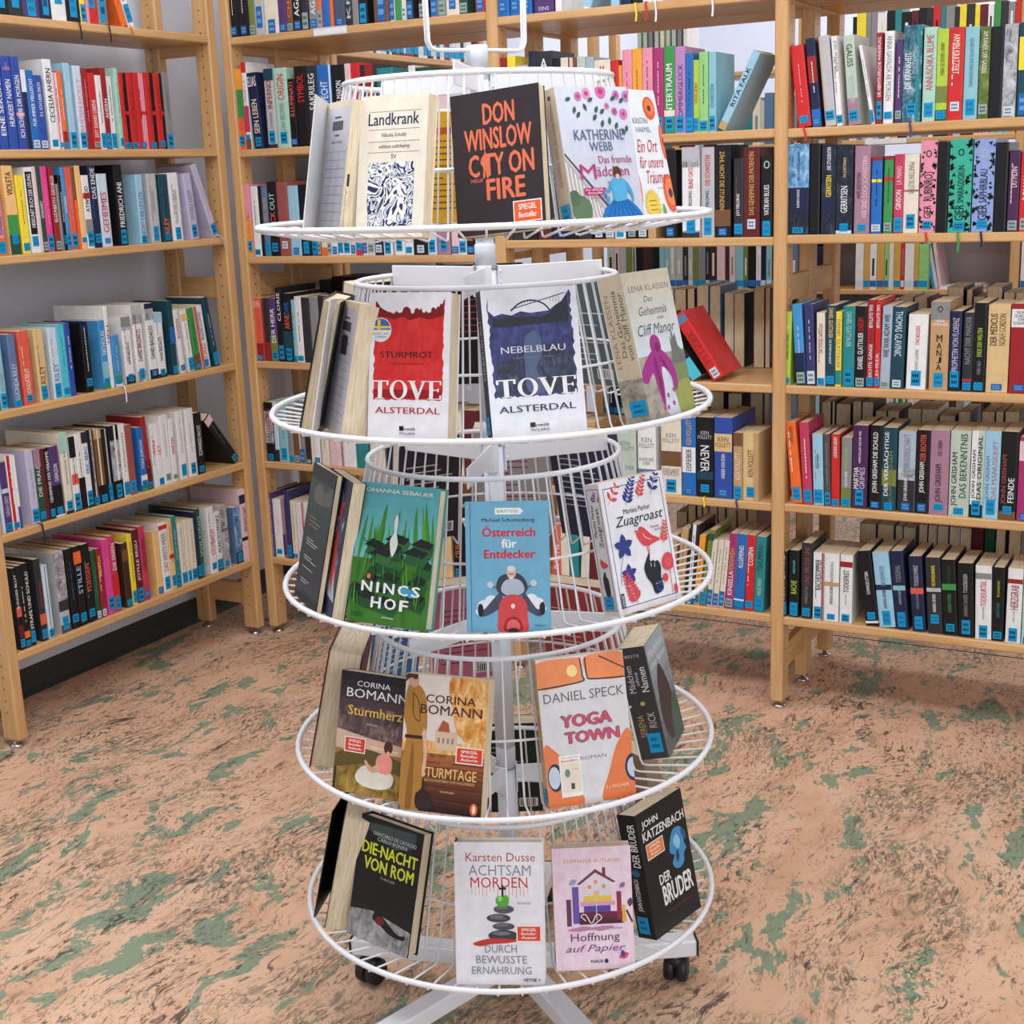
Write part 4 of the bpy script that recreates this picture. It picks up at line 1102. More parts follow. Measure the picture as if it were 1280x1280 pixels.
# ------------------------------------------------------------------ revolving wire rack
RX, RY = 1.7121, -1.4706
TZ = [1.3562,1.0702,.7900,.5089,.2286]
rack = tag(empty('book_rack', (RX,RY,0)), 'white wire revolving book rack with five round tiers on castors', 'book rack')
RR, RB, RI = .348, .252, .203
def ringpath(r, z, n=72): return [(r*math.cos(2*math.pi*j/n), r*math.sin(2*math.pi*j/n), z) for j in range(n)]
ARM0 = [50,50,48,14,30]
for ti, z in enumerate(TZ):
    top = z+(.205 if ti == 0 else .196)
    mb = MB(); mb.tube(ringpath(RR, z), .0046, WHITE, 8, True); mb.tube(ringpath(RI, top), .0042, WHITE, 8, True)
    mb.tube(ringpath(.2345, z+.075), .0022, WHITE, 6, True)
    for j in range(60):
        a = 2*math.pi*(j+.3*ti)/60; c, s_ = math.cos(a), math.sin(a)
        P = [(RR+.003,z-.0046),(RB+.012,z-.020),(RB+.003,z-.0195),(RB-.001,z-.012),(RI+.0005,top-.004),(RI,top+.001)]
        mb.tube([(r*c,r*s_,zz) for r, zz in P], .0018, WHITE, 5)
    mb.build('wire_basket', rack, True)
    for k in range(3):
        a = R(ARM0[ti]+120*k); M = Matrix.Rotation(a, 4, 'Z')
        ab = MB(); ab.cbox((.016,-.0013,top-.016), (RI-.002,.0013,top+.017), WHITE, .001, M)
        ab.cbox((.016,-.012,top-.03), (.0185,.012,top+.019), WHITE, .001, M)
        for zz in (top-.008, top+.009):
            ab.tube([(.018,-.007,zz),(.023,-.007,zz)], .003, WHITE, 8, M=M)
        ab.build('basket_arm', rack)
pm = MB(); pm.lathe([(.0145,.075),(.0145,1.60),(.012,1.602)], POLE, 24); pm.build('pole', rack, True)
for ti, z in enumerate(TZ):
    top = z+(.205 if ti == 0 else .196)
    sl = MB(); sl.lathe([(.0165,z-.03),(.0165,top+.012),(.0165,top+.012)], POLE, 24); sl.lathe([(.0168,top+.012),(.0168,top+.016)], GREYTRIM, 24); sl.lathe([(.0166,top+.016),(.0166,top+.05),(.0155,top+.052)], POLE, 24)
    sl.build('sleeve', rack, True)
M = Matrix.Rotation(R(57), 4, 'Z'); sg = MB(); hw, zb, zt = .082, 1.606, 1.90
for dy in (-.0045,.0045):
    sg.tube([(-hw-.004,dy,zt),(-hw,dy,zb+.012),(-hw+.004,dy,zb+.003),(-hw+.012,dy,zb),(hw-.012,dy,zb),(hw-.004,dy,zb+.003),(hw,dy,zb+.012),(hw+.004,dy,zt)], .0026, WHITE, 8, M=M)
sg.build('sign_holder', rack, True)
cp = MB(); cp.lathe([(.0165,1.562),(.0165,1.598),(.0135,1.602)], POLE, 24); cp.build('pole_cap', rack, True)
for a, ln in ((-36,.40),(-106,.40),(33,.325),(107,.33),(-165,.30)):
    M = Matrix.Rotation(R(a), 4, 'Z'); lg = MB(); lg.cbox((.012,-.0185,.056), (ln,.0185,.088), WHITE, .003, M); lg.cbox((ln,-.0175,.057), (ln+.004,.0175,.087), RUBBER, .001, M)
    lo = lg.build('base_leg', rack)
    Mc = Matrix.Translation(((ln-.035)*math.cos(R(a)),(ln-.035)*math.sin(R(a)),0))@Matrix.Rotation(R(a+70), 4, 'Z')
    ca = MB(); ca.lathe([(.012,.05),(.012,.057)], CHROME, 16, Mc); ca.cbox((-.012,-.013,.03), (.024,.013,.052), RUBBER, .006, Mc)
    for sy in (-1,1):
        Mw = Mc@Matrix.Translation((.008,sy*.0115,.0245))@Matrix.Rotation(R(90), 4, 'X')
        ca.lathe([(.008,-.0095),(.021,-.0095),(.0245,-.006),(.0245,.006),(.021,.0095),(.008,.0095)], RUBBER, 28, Mw)
    ca.build('castor', lo, True)

# ------------------------------------------------------------------ display books
class Art:
    """print on a flat cover; u to the right, v up, both 0..1"""
    def __init__(s, mb, frame, w, h): s.mb, s.fr, s.w, s.h, s.k = mb, frame, w, h, 0
    def P(s, u, v, e=0.):
        u, v = min(max(u, .001), .999), min(max(v, .001), .999)
        return s.fr(u*s.w, v*s.h, .00010+.000014*s.k+e)
    def nx(s): s.k += 1.6
    def poly(s, pts, c): s.nx(); s.mb.poly([s.P(u, v) for u, v in pts], c); return s
    def rect(s, a, b, c, d, q): return s.poly([(a,b),(c,b),(c,d),(a,d)], q)
    def ell(s, cu, cv, ru, rv, q, n=24, a0=0, a1=360): return s.poly([(cu+ru*math.cos(R(a0+(a1-a0)*j/n)), cv+rv*math.sin(R(a0+(a1-a0)*j/n))) for j in range(n+(a1-a0 < 360))], q)
    def smooth(s, pts, q, n=5):
        k = len(pts); o = []
        for i in range(k):
            p0, p1, p2, p3 = (Vector(pts[(i+j-1) % k]) for j in range(4))
            for j in range(n):
                t = j/n; o.append(tuple(.5*((2*p1)+(-p0+p2)*t+(2*p0-5*p1+4*p2-p3)*t*t+(-p0+3*p1-3*p2+p3)*t**3)))
        return s.poly(o, q)
    def line(s, pts, wd, q):
        s.nx()
        for (a, b), (c, d) in zip(pts[:-1], pts[1:]):
            dx, dy = (c-a)*s.w, (d-b)*s.h; L = math.hypot(dx, dy) or 1; nx_, ny_ = -dy/L*wd/2/s.w, dx/L*wd/2/s.h
            s.mb.poly([s.P(a+nx_,b+ny_), s.P(c+nx_,d+ny_), s.P(c-nx_,d-ny_), s.P(a-nx_,b-ny_)], q)
        return s
    def curve(s, pts, wd, q, n=6):
        o = []; P = [pts[0]]+list(pts)+[pts[-1]]
        for i in range(1, len(P)-2):
            p0, p1, p2, p3 = map(Vector, P[i-1:i+3])
            for j in range(n):
                t = j/n; o.append(tuple(.5*((2*p1)+(-p0+p2)*t+(2*p0-5*p1+4*p2-p3)*t*t+(-p0+3*p1-3*p2+p3)*t**3)))
        o.append(pts[-1]); return s.line(o, wd, q)
    def grad(s, a, b, c, d, q0, q1, n=10):
        for i in range(n):
            t = i/(n-1); q = tuple(int(q0[k]+(q1[k]-q0[k])*t) for k in range(3)); s.mb.poly([s.P(a,b+(d-b)*i/n), s.P(c,b+(d-b)*i/n), s.P(c,b+(d-b)*(i+1)/n), s.P(a,b+(d-b)*(i+1)/n)], q)
        s.nx(); return s
    def text(s, t, a, b, c, d, q, bold=.0, slant=0):
        s.nx(); v, f = glyphs(t, bold); s.mb.add([s.P(a+(c-a)*x+slant*(y-.5)*(d-b), b+(d-b)*y, e) for x, y, e in v], f, q); return s
    def vtext(s, t, a, b, c, d, q, bold=.0):      # reads bottom to top
        s.nx(); v, f = glyphs(t, bold); s.mb.add([s.P(c-(c-a)*y, b+(d-b)*x, e) for x, y, e in v], f, q); return s
    def leaf(s, u, v, ln, ang, q, fat=.3, n=6):
        ca, sa = math.cos(R(ang)), math.sin(R(ang)); asp = s.w/s.h; pts = []
        for i in range(n+1): t = i/n; pts.append((t, fat*math.sin(math.pi*t)))
        for i in range(n-1, 0, -1): t = i/n; pts.append((t, -fat*math.sin(math.pi*t)))
        return s.poly([(u+ln*(x*ca-y*sa), v+ln*asp*(x*sa+y*ca)) for x, y in pts], q)
    def frond(s, u, v, ln, ang, q, n=6, lf=.3):
        ca, sa = math.cos(R(ang)), math.sin(R(ang)); asp = s.w/s.h
        s.line([(u,v),(u+ln*ca,v+ln*asp*sa)], .0008, q)
        for i in range(n):
            t = (i+.7)/n; x, y = u+ln*t*ca, v+ln*asp*t*sa
            for sd in (-1,1): s.leaf(x, y, ln*lf*(1.15-.6*t), ang+sd*52, q, .22, 4)
        return s
    def badge(s, a, b, c, d, lines, q=(232,76,44)):
        s.rect(a-.012, b-.008, c+.012, d+.008, 'white'); s.rect(a, b, c, d, q); n = len(lines)
        for i, t in enumerate(lines):
            y1 = d-(d-b)*(.12+.82*i/n); s.text(t, a+(c-a)*.16, y1-(d-b)*.6/n, c-(c-a)*.16, y1, 'white', .02)
        return s
    def ragged(s, a, b, c, d, q, amp=.03, n=26, seed=1, top=None):
        rr = random.Random(seed); p = []
        for i in range(n+1): p.append((a+(c-a)*i/n, b+amp*.5*(rr.random()-.5)))
        for i in range(1, n): p.append((c+amp*(rr.random()-.5), b+(d-b)*i/n))
        T = top or [(c-(c-a)*i/n, d+amp*(rr.random()-.5)) for i in range(n+1)]
        p += T
        for i in range(1, n): p.append((a+amp*(rr.random()-.5), d-(d-b)*i/n))
        return s.poly(p, q)
def display_book(tier, A, yaw, lean, w, h, t, base, art, label, spine=None, spine_art=None, hard=False, back=None, roll=0, slab=None, rad=True, zoff=-.006, stick=None, flap=None, group='novels displayed on the wire rack', back_art=None, fore=None):
    z = TZ[tier]+zoff
    root = empty('hardcover_book' if hard else 'paperback', (RX+A[0],RY+A[1],z+max(0,w*math.sin(R(roll)))), (R(-lean), R(roll), R(yaw)))
    tag(root, label, 'book', group)
    c = .0025 if hard else .0013; ins = .003 if hard else .0006
    mb = MB()
    mb.box((0,0,0), (w,c,h), base); mb.box((0,t-c,0), (w,t,h), back or base); mb.box((0,c,0), (c,t-c,h), spine or base)
    art(Art(mb, lambda x, y, e: (x,-e,y), w, h))
    if spine_art: spine_art(Art(mb, lambda x, y, e: (-e,t-x,y), t, h))
    if back_art: back_art(Art(mb, lambda x, y, e: (w-x,t+e,y), w, h))
    mb.build('cover', root)
    pb = MB(); pb.box((c,c,ins), (w-(ins if hard else .0012),t-c,h-ins), PAGES_D)
    if fore: fore(Art(pb, lambda x, y, e: (w-(ins if hard else .0012)+e,c+x,y), t-2*c, h))
    pb.build('page_block', root)
    if stick:      # (face, u0,v0,u1,v1)
        fa, a, b, c2, d2 = stick; st = MB(); AA = Art(st, (lambda x, y, e: (x,-e-.0016,y)) if fa == 'f' else (lambda x, y, e: (-e-.0016,t-x,y)), w if fa == 'f' else t, h)
        AA.rect(a,b,c2,d2,(0,150,206)); AA.rect(a+(c2-a)*.2,b+(d2-b)*.6,c2-(c2-a)*.3,b+(d2-b)*.75,(10,100,150)); AA.rect(a+(c2-a)*.2,b+(d2-b)*.25,c2-(c2-a)*.2,b+(d2-b)*.42,(10,100,150)); st.build('library_label', root)
    if flap:
        ang, fw, fc = flap; M = Matrix.Rotation(R(-ang), 4, 'Z'); fb = MB(); fb.box((0,-.0016,0), (fw,0,h), fc, M); fb.build('open_cover', root)
    return root
K, Wt = 'black', 'white'
def serif_tove(a, u0, v0, u1, v1, q):
    """the word TOVE in slab-serif capitals"""
    W, H = u1-u0, v1-v0; X = lambda x: u0+W*x; Y = lambda y: v0+H*y; R_ = lambda x0,y0,x1,y1: a.rect(X(x0),Y(y0),X(x1),Y(y1),q)
    R_(.0,.93,.24,1); R_(.0,.74,.03,1); R_(.21,.74,.24,1); R_(.09,.0,.15,1); R_(.055,0,.185,.05)
    a.nx(); n = 28; cx, rx, ix = .385, .125, .072
    for i in range(n):
        t0, t1 = 2*math.pi*i/n, 2*math.pi*(i+1)/n
        a.mb.poly([a.P(X(cx+rx*math.cos(t0)),Y(.5+.53*math.sin(t0))), a.P(X(cx+rx*math.cos(t1)),Y(.5+.53*math.sin(t1))), a.P(X(cx+ix*math.cos(t1)),Y(.5+.46*math.sin(t1))), a.P(X(cx+ix*math.cos(t0)),Y(.5+.46*math.sin(t0)))], q)
    a.poly([(X(.535),Y(1)),(X(.60),Y(1)),(X(.68),Y(.2)),(X(.66),Y(-.01)),(X(.635),Y(-.01))],q); a.poly([(X(.635),Y(-.01)),(X(.665),Y(-.01)),(X(.76),Y(1)),(X(.725),Y(1))],q); R_(.515,.95,.625,1); R_(.70,.95,.785,1)
    R_(.82,0,.875,1); R_(.795,.95,.99,1); R_(.795,0,.99,.05); R_(.965,.78,.99,1); R_(.965,0,.99,.22); R_(.86,.47,.95,.53); R_(.935,.40,.955,.60)
# --- top tier
def a_land(a):
    for v in (.885,.76,.675,.60): a.line([(.14,v),(.90,v)], .0005, (90,90,100))
    a.text('Landkrank', .13,.79,.88,.875,(38,48,84),.012); a.text('Nikolaj Schultz',.34,.70,.70,.735,(60,64,84),.004); a.text('edition suhrkamp',.30,.62,.76,.655,(60,64,84),.004); a.text('SV',.49,.555,.57,.585,(60,64,84))
    a.rect(.16,.07,.84,.53,'marble')
display_book(0,(-0.0258,-0.3148),-3,10,.112,.189,.022,(236,230,214),a_land,'cream paperback with a blue and white marbled panel, top tier of the rack',zoff=-.011)
def a_city(a):
    q = (226,116,84)
    a.text('DON',.36,.765,.72,.915,q,.03); a.text('WINSLOW',.14,.59,.90,.745,q,.03); a.text('C TY ON',.17,.405,.91,.565,q,.03); a.text('FIRE',.36,.235,.80,.385,q,.03)
    a.smooth([(.33,.40),(.335,.47),(.31,.50),(.325,.54),(.355,.56),(.365,.59),(.38,.56),(.40,.54),(.41,.50),(.39,.47),(.395,.40),(.37,.40),(.36,.45),(.35,.40)],q); a.text('THRILLER',.18,.37,.33,.395,q)
    a.badge(.66,.065,.955,.20,['SPIEGEL','Bestseller'],(232,96,44))
display_book(0,(0.1022,-0.2543),6,9,.130,.190,.022,(52,44,48),a_city,'black paperback with salmon block lettering CITY ON FIRE, top tier of the rack',roll=-5,zoff=-.016)
def a_maed(a):
    a.grad(0,0,1,1,(196,196,210),(214,222,240),12)
    a.poly([(0,0),(.62,0),(.10,.42),(0,.50)],(176,172,176)); 
    for i in range(9): a.line([(.03+.055*i,0),(.01+.05*i,.46-.042*i)], .0022, (226,220,216))
    a.line([(0,.52),(.55,.10)], .004, (90,84,90)); a.ell(.14,.12,.14,.10,(96,120,92)); a.ell(.06,.2,.08,.06,(84,108,84))
    for u,v,r,q in ((.30,.93,.05,(206,120,176)),(.42,.95,.06,(224,150,190)),(.62,.965,.075,(216,110,170)),(.83,.94,.05,(196,120,190)),(.90,.80,.06,(210,120,180)),(.97,.93,.06,(190,130,200)),(.78,.82,.04,(190,100,160)),(.68,.86,.035,(214,130,180))):
        a.ell(u,v,r,r*.7,q,12); a.ell(u,v,r*.45,r*.3,(170,70,130),8)
    for u,v,an in ((.2,.92,200),(.24,.86,250),(.3,.82,230),(.36,.88,290),(.5,.92,210),(.55,.86,240),(.64,.84,220),(.7,.78,260),(.8,.74,240),(.85,.7,290),(.93,.72,250),(.74,.9,30),(.86,.88,40),(.52,.8,230),(.6,.76,250)): a.leaf(u,v,.09,an,(62,96,86),.26)
    q = (86,104,132); a.text('KATHERINE',.17,.615,.86,.69,q,.006); a.text('WEBB',.36,.535,.68,.60,q,.006)
    a.text('Das fremde',.46,.445,.92,.50,(170,70,120),.004); a.text('M',.18,.335,.40,.44,(180,60,120),.0); a.text('ädchen',.41,.35,.86,.425,(170,70,120),.01); a.text('ROMAN',.54,.295,.70,.315,(150,100,120))
    a.rect(.20,.22,.50,.27,(186,40,110)); a.text('Der SPIEGEL-',.22,.248,.48,.264,'white'); a.text('Bestseller',.25,.226,.45,.242,'white'); a.text('zum Verlieben',.27,.19,.48,.21,(186,40,110))
    a.smooth([(.40,.06),(.46,.12),(.55,.16),(.60,.18),(.76,.185),(.85,.15),(.93,.10),(.99,.03),(.98,.0),(.36,.0)],(30,116,190))
    for i in range(7): a.line([(.60+.028*i,.17),(.42+.095*i,.0)], .0014, (18,84,150))
    a.smooth([(.60,.17),(.585,.24),(.575,.30),(.62,.335),(.70,.34),(.78,.32),(.80,.27),(.775,.19),(.74,.17)],(84,170,216)); a.smooth([(.58,.31),(.52,.26),(.46,.235),(.465,.21),(.53,.20),(.535,.17),(.50,.16),(.485,.20),(.50,.23),(.56,.24)],(70,156,206)); a.smooth([(.79,.31),(.85,.26),(.875,.20),(.86,.155),(.84,.165),(.845,.20),(.80,.24)],(70,156,206))
    a.ell(.685,.375,.06,.045,(92,52,44)); a.ell(.685,.345,.03,.02,(222,180,160))
def s_maed(a): a.vtext('KATHERINE WEBB  Das fremde Mädchen',.38,.3,.62,.9,(140,120,110)); a.rect(.4,.92,.6,.95,(70,60,60))
display_book(0,(0.2584,-0.2105),62,12,.122,.187,.030,(214,220,236),a_maed,'pale novel cover with a woman in a blue dress, top tier of the rack',spine=(206,190,168),spine_art=s_maed,stick=('s',.25,.04,.9,.17))
def a_ort(a):
    for u,v,ru,rv in ((.30,.985,.09,.05),(.80,.86,.14,.09),(.16,.74,.09,.20),(.10,.28,.17,.24),(.93,.20,.16,.15),(.99,.60,.07,.14)):
        a.ell(u,v,ru,rv,(236,90,40)); a.ell(u+.01,v+.01,ru*.7,rv*.7,(244,130,70)); a.ell(u,v,ru*.3,rv*.25,(60,44,50))
    q = (200,50,60); a.text('KRISTIN',.36,.74,.70,.785,(130,140,150)); a.text('HARMEL',.40,.675,.74,.715,(130,140,150)); a.text('Ein Ort',.36,.52,.82,.62,q,.0,.5); a.text('für unsere',.34,.40,.90,.49,q,.0,.5); a.text('Träume',.42,.28,.88,.38,q,.0,.5); a.text('ROMAN',.64,.235,.76,.25,(130,140,150))
    a.ell(.46,.115,.15,.10,(240,210,70)); 
    for i in range(16): a.ell(.46+.16*math.cos(i*.393),.115+.105*math.sin(i*.393),.025,.018,(240,210,70),8)
    for i in range(3): a.line([(.38,.15-.035*i),(.54,.15-.035*i)], .001, (120,110,60))
    a.leaf(.72,.02,.16,100,(110,170,90),.25)
display_book(0,(.293,-.082),84,12,.125,.187,.024,(236,242,250),a_ort,'white novel with orange poppies behind the blue dress cover, top tier')
def a_slip(a):
    a.rect(.05,.02,.97,.95,(206,206,216)); a.rect(.36,.87,.62,.885,(70,70,80)); a.rect(.30,.78,.72,.85,(80,80,90)); a.rect(.42,.735,.6,.75,(90,90,100)); a.text('BIBLIOTHEK',.32,.68,.74,.70,(60,60,70))
    for i in range(9): a.line([(.10,.62-.065*i),(.92,.62-.065*i)], .0006, (120,124,150))
    for u in (.10,.38,.65,.92): a.line([(u,.04),(u,.62)], .0006, (120,124,150))
def f_mark(a): a.rect(.06,.36,.16,.45,(30,30,34)); a.vtext('suhrkamp',.03,.03,.10,.34,(60,60,60))
display_book(0,(-0.1369,-0.2536),-37,10,.113,.182,.036,(226,214,190),a_slip,'opened cream book with a library date slip, top tier of the rack',flap=(27,.095,(226,228,230)),fore=f_mark)
def backtxt(q, bg=None, n=9, seed=1, head=None):
    def f(a):
        rr = random.Random(seed)
        if bg: a.rect(.02,.02,.98,.98,bg)
        if head: a.rect(.12,.80,.88,.86,head)
        for i in range(n): a.line([(.12,.74-.055*i),(.12+.5*rr.random()+.26,.74-.055*i)], .0022, q)
        a.rect(.62,.06,.9,.16,'white'); 
        for i in range(8): a.rect(.64+.03*i,.07,.65+.03*i+.008*rr.random(),.15,K)
    return f
def front_plain(q):
    def f(a): a.rect(.1,.6,.9,.64,q); a.rect(.2,.5,.8,.53,q)
    return f
def far_book(tier, az, w, h, t, base, batxt, label, r=.312, lean=12, yawoff=0, **kw):
    n = (math.cos(R(az)), math.sin(R(az))); yaw = az+90+yawoff; u = (math.cos(R(yaw)), math.sin(R(yaw)))
    return display_book(tier, (n[0]*r-u[0]*w/2, n[1]*r-u[1]*w/2), yaw, lean, w, h, t, base, front_plain(Wt), label, back_art=batxt, **kw)
far_book(0,131,.125,.19,.03,(232,178,40),backtxt((120,84,20),None,12,3,(200,90,30)),'yellow novel seen from behind through the wires, top tier')
far_book(0,172,.12,.185,.034,(236,230,214),backtxt((120,120,120),None,8,5),'cream novel seen from behind on the far side of the top tier')
far_book(0,92,.12,.18,.025,(60,64,80),backtxt((200,200,210),None,8,6),'slate novel on the far side of the top tier')
# --- second tier
def a_sturm(a):
    top = []; prof = [(.93,.955),(.905,.93),(.89,.915),(.875,.925),(.86,.90),(.84,.905),(.82,.885),(.79,.90),(.765,.89),(.76,.865),(.72,.86),(.70,.875),(.68,.86),(.655,.865),(.64,.895),(.62,.88),(.585,.895),(.56,.885),(.55,.86),(.52,.855),(.50,.89),(.46,.905),(.42,.895),(.40,.865),(.36,.86),(.33,.875),(.30,.855),(.26,.865),(.22,.87),(.17,.885),(.13,.90),(.10,.925),(.075,.945)]
    a.ragged(.06,.27,.92,.95,'redpaint',.022,26,3,prof)
    a.poly([(.92,.955)]+prof[1:]+[(.07,.90),(.10,.84),(.2,.83),(.3,.815),(.42,.835),(.5,.81),(.62,.83),(.74,.815),(.85,.83),(.92,.84)],(130,26,30))
    a.rect(.07,.28,.91,.34,(150,28,34))
    a.text('STURMROT',.14,.555,.80,.598,(34,24,26),.012); a.text('KRIMINALROMAN',.26,.508,.68,.522,(90,20,24)); serif_tove(a,.04,.275,.92,.40,'white'); a.text('ALSTERDAL',.09,.175,.90,.218,(186,40,44),.01)
    a.ell(.14,.745,.135,.083,(230,234,240)); a.ell(.14,.745,.125,.077,(60,110,180),20,0,180); a.rect(.02,.755,.26,.772,(244,206,70)); a.rect(.10,.747,.135,.815,(244,206,70)); a.rect(.02,.735,.265,.745,(230,234,240)); a.text('DIE NR. 1 AUS',.045,.712,.235,.726,(40,40,60)); a.text('SCHWEDEN',.07,.69,.21,.704,(40,40,60))
    a.rect(.40,.058,.455,.09,K); a.text('rowohlt',.46,.06,.60,.083,K,.01); a.text('POLARIS',.41,.03,.60,.047,(60,60,60))
display_book(1,(-.030,-.309),8.7,11,.123,.206,.036,(236,236,242),a_sturm,'white novel with a ragged red panel titled STURMROT, second tier')
def a_nebel(a):
    prof = [(.93,.975),(.90,.955),(.875,.93),(.84,.90),(.80,.885),(.76,.87),(.72,.85),(.70,.84),(.6,.835),(.5,.83),(.4,.845),(.3,.82),(.2,.835),(.12,.82),(.06,.86)]
    a.ragged(.06,.27,.93,.97,'bluepaint',.03,26,8,prof); a.poly([(.90,.955),(.875,.93),(.84,.90),(.80,.885),(.76,.87),(.70,.82),(.6,.80),(.5,.81),(.4,.80),(.3,.815),(.2,.80),(.1,.81),(.1,.74),(.9,.76)],(22,22,40)); a.poly([(.08,.30),(.91,.28),(.91,.55),(.7,.62),(.45,.58),(.1,.50)],'nightpaint'); a.smooth([(.42,.66),(.55,.70),(.60,.58),(.52,.45),(.60,.30),(.42,.30),(.40,.45)],(76,92,130))
    a.curve([(.30,.85),(.40,.90),(.52,.915),(.64,.89),(.71,.84)],.0022,(30,30,70)); a.line([(.30,.86),(.88,.955)],.0012,(40,40,80))
    for i in range(14): u = .42+.03*i; a.line([(u,.862+.17*(u-.3)),(u,.90+.02*math.sin(i*.3))],.0005,(70,70,110))
    a.text('NEBELBLAU',.16,.565,.84,.61,(206,210,226),.008); a.text('KRIMINALROMAN',.28,.525,.72,.537,(120,124,150)); serif_tove(a,.08,.27,.93,.39,'white'); a.text('ALSTERDAL',.09,.165,.90,.21,(46,48,80),.01)
    a.rect(.40,.058,.455,.09,K); a.text('rowohlt',.46,.06,.60,.083,K,.01); a.text('POLARIS',.41,.03,.60,.047,(60,60,60))
display_book(1,(.148,-.261),42.4,12,.138,.207,.032,(232,234,244),a_nebel,'white novel with a dark blue panel titled NEBELBLAU, second tier',spine=(34,36,70),spine_art=lambda a: a.vtext('NEBELBLAU',.3,.4,.7,.8,(190,194,220)),stick=('s',.1,.03,.9,.15))
def a_cliff(a):
    a.grad(0,.42,1,1,(216,228,238),(214,206,184),10); a.rect(0,0,1,.43,'cliffstone')
    a.smooth([(.55,0),(.5,.2),(.62,.36),(.95,.42),(1,.4),(1,0)],(126,140,92)); a.smooth([(.62,.02),(.6,.14),(.8,.22),(1,.2),(1,.02)],(156,164,84)); a.smooth([(.44,0),(.50,.12),(.47,.26),(.55,.36),(.62,.30),(.60,.14),(.66,0)],(196,208,226))
    a.poly([(.72,.40),(.74,.54),(.77,.50),(.785,.60),(.82,.52),(.86,.55),(.88,.46),(.95,.42),(1,.40),(1,.34),(.7,.34)],(112,116,112))
    a.text('LENA KLASSEN',.08,.865,.94,.905,(150,120,110),.004); a.text('Das',.36,.79,.54,.83,(80,84,96),0,.6); a.text('Geheimnis',.20,.70,.80,.76,(80,84,96),0,.6); a.text('von',.56,.66,.70,.68,(80,84,96),0,.6); a.text('Cliff Manor',.10,.565,.90,.64,(80,84,96),0,.6)
    a.smooth([(.36,.34),(.48,.36),(.56,.26),(.64,.06),(.48,.01),(.38,.04),(.40,.16)],(214,222,236))
    a.smooth([(.31,.46),(.14,.40),(.02,.33),(.0,.27),(.10,.25),(.24,.31),(.28,.20),(.35,.07),(.41,.18),(.44,.33),(.54,.31),(.62,.24),(.66,.16),(.73,.22),(.70,.33),(.60,.41),(.48,.46)],(168,44,138)); a.ell(.40,.49,.115,.075,(168,44,138)); a.ell(.43,.475,.05,.035,(120,26,98)); a.smooth([(.34,.42),(.30,.34),(.33,.22),(.36,.12),(.38,.26)],(130,28,108)); a.smooth([(.44,.42),(.52,.38),(.58,.30),(.50,.34)],(130,28,108))
    for i,(u,v) in enumerate(((.46,.14),(.42,.06),(.55,.08),(.6,.17),(.34,.06))): a.ell(u,v,.03,.018,(170,80,150),8)
def s_cliff(a): a.rect(0,0,1,.30,'cliffstone'); a.vtext('LENA KLASSEN',.12,.38,.30,.88,(160,120,110)); a.vtext('Das Geheimnis',.40,.45,.60,.90,(90,90,90)); a.vtext('von Cliff Manor',.64,.42,.86,.88,(90,90,90))
display_book(1,(.306,-.069),80,13,.125,.218,.044,(222,226,228),a_cliff,'thick pale novel with a magenta hooded figure on a cliff, second tier',spine=(206,192,166),spine_art=s_cliff,stick=('s',.30,.045,.95,.15))
def a_slip2(a):
    a_slip(a); a.rect(.36,.60,.66,.74,(56,56,66))
display_book(1,(-0.1535,-0.2444),-42,12,.118,.192,.042,(232,214,184),a_slip2,'opened book with a lined library slip beside the red novel, second tier',flap=(22,.095,(232,228,226)))
display_book(1,(-0.2191,-0.1796),-64,14,.125,.20,.030,(26,26,28),front_plain((60,60,60)),'black-covered book with tan page edges, second tier of the rack',hard=True)
far_book(1,120,.135,.212,.03,(28,26,30),backtxt((180,60,60),None,6,4),'black hardcover with red-edged spine on the far side of second tier',hard=True)
far_book(1,166,.125,.20,.03,(40,44,70),backtxt((190,190,210),None,9,7),'navy novel seen from behind on the far side of second tier')
far_book(1,80,.12,.19,.03,(92,110,112),backtxt((214,220,220),None,10,8),'grey-green novel seen from behind through the wires, second tier')
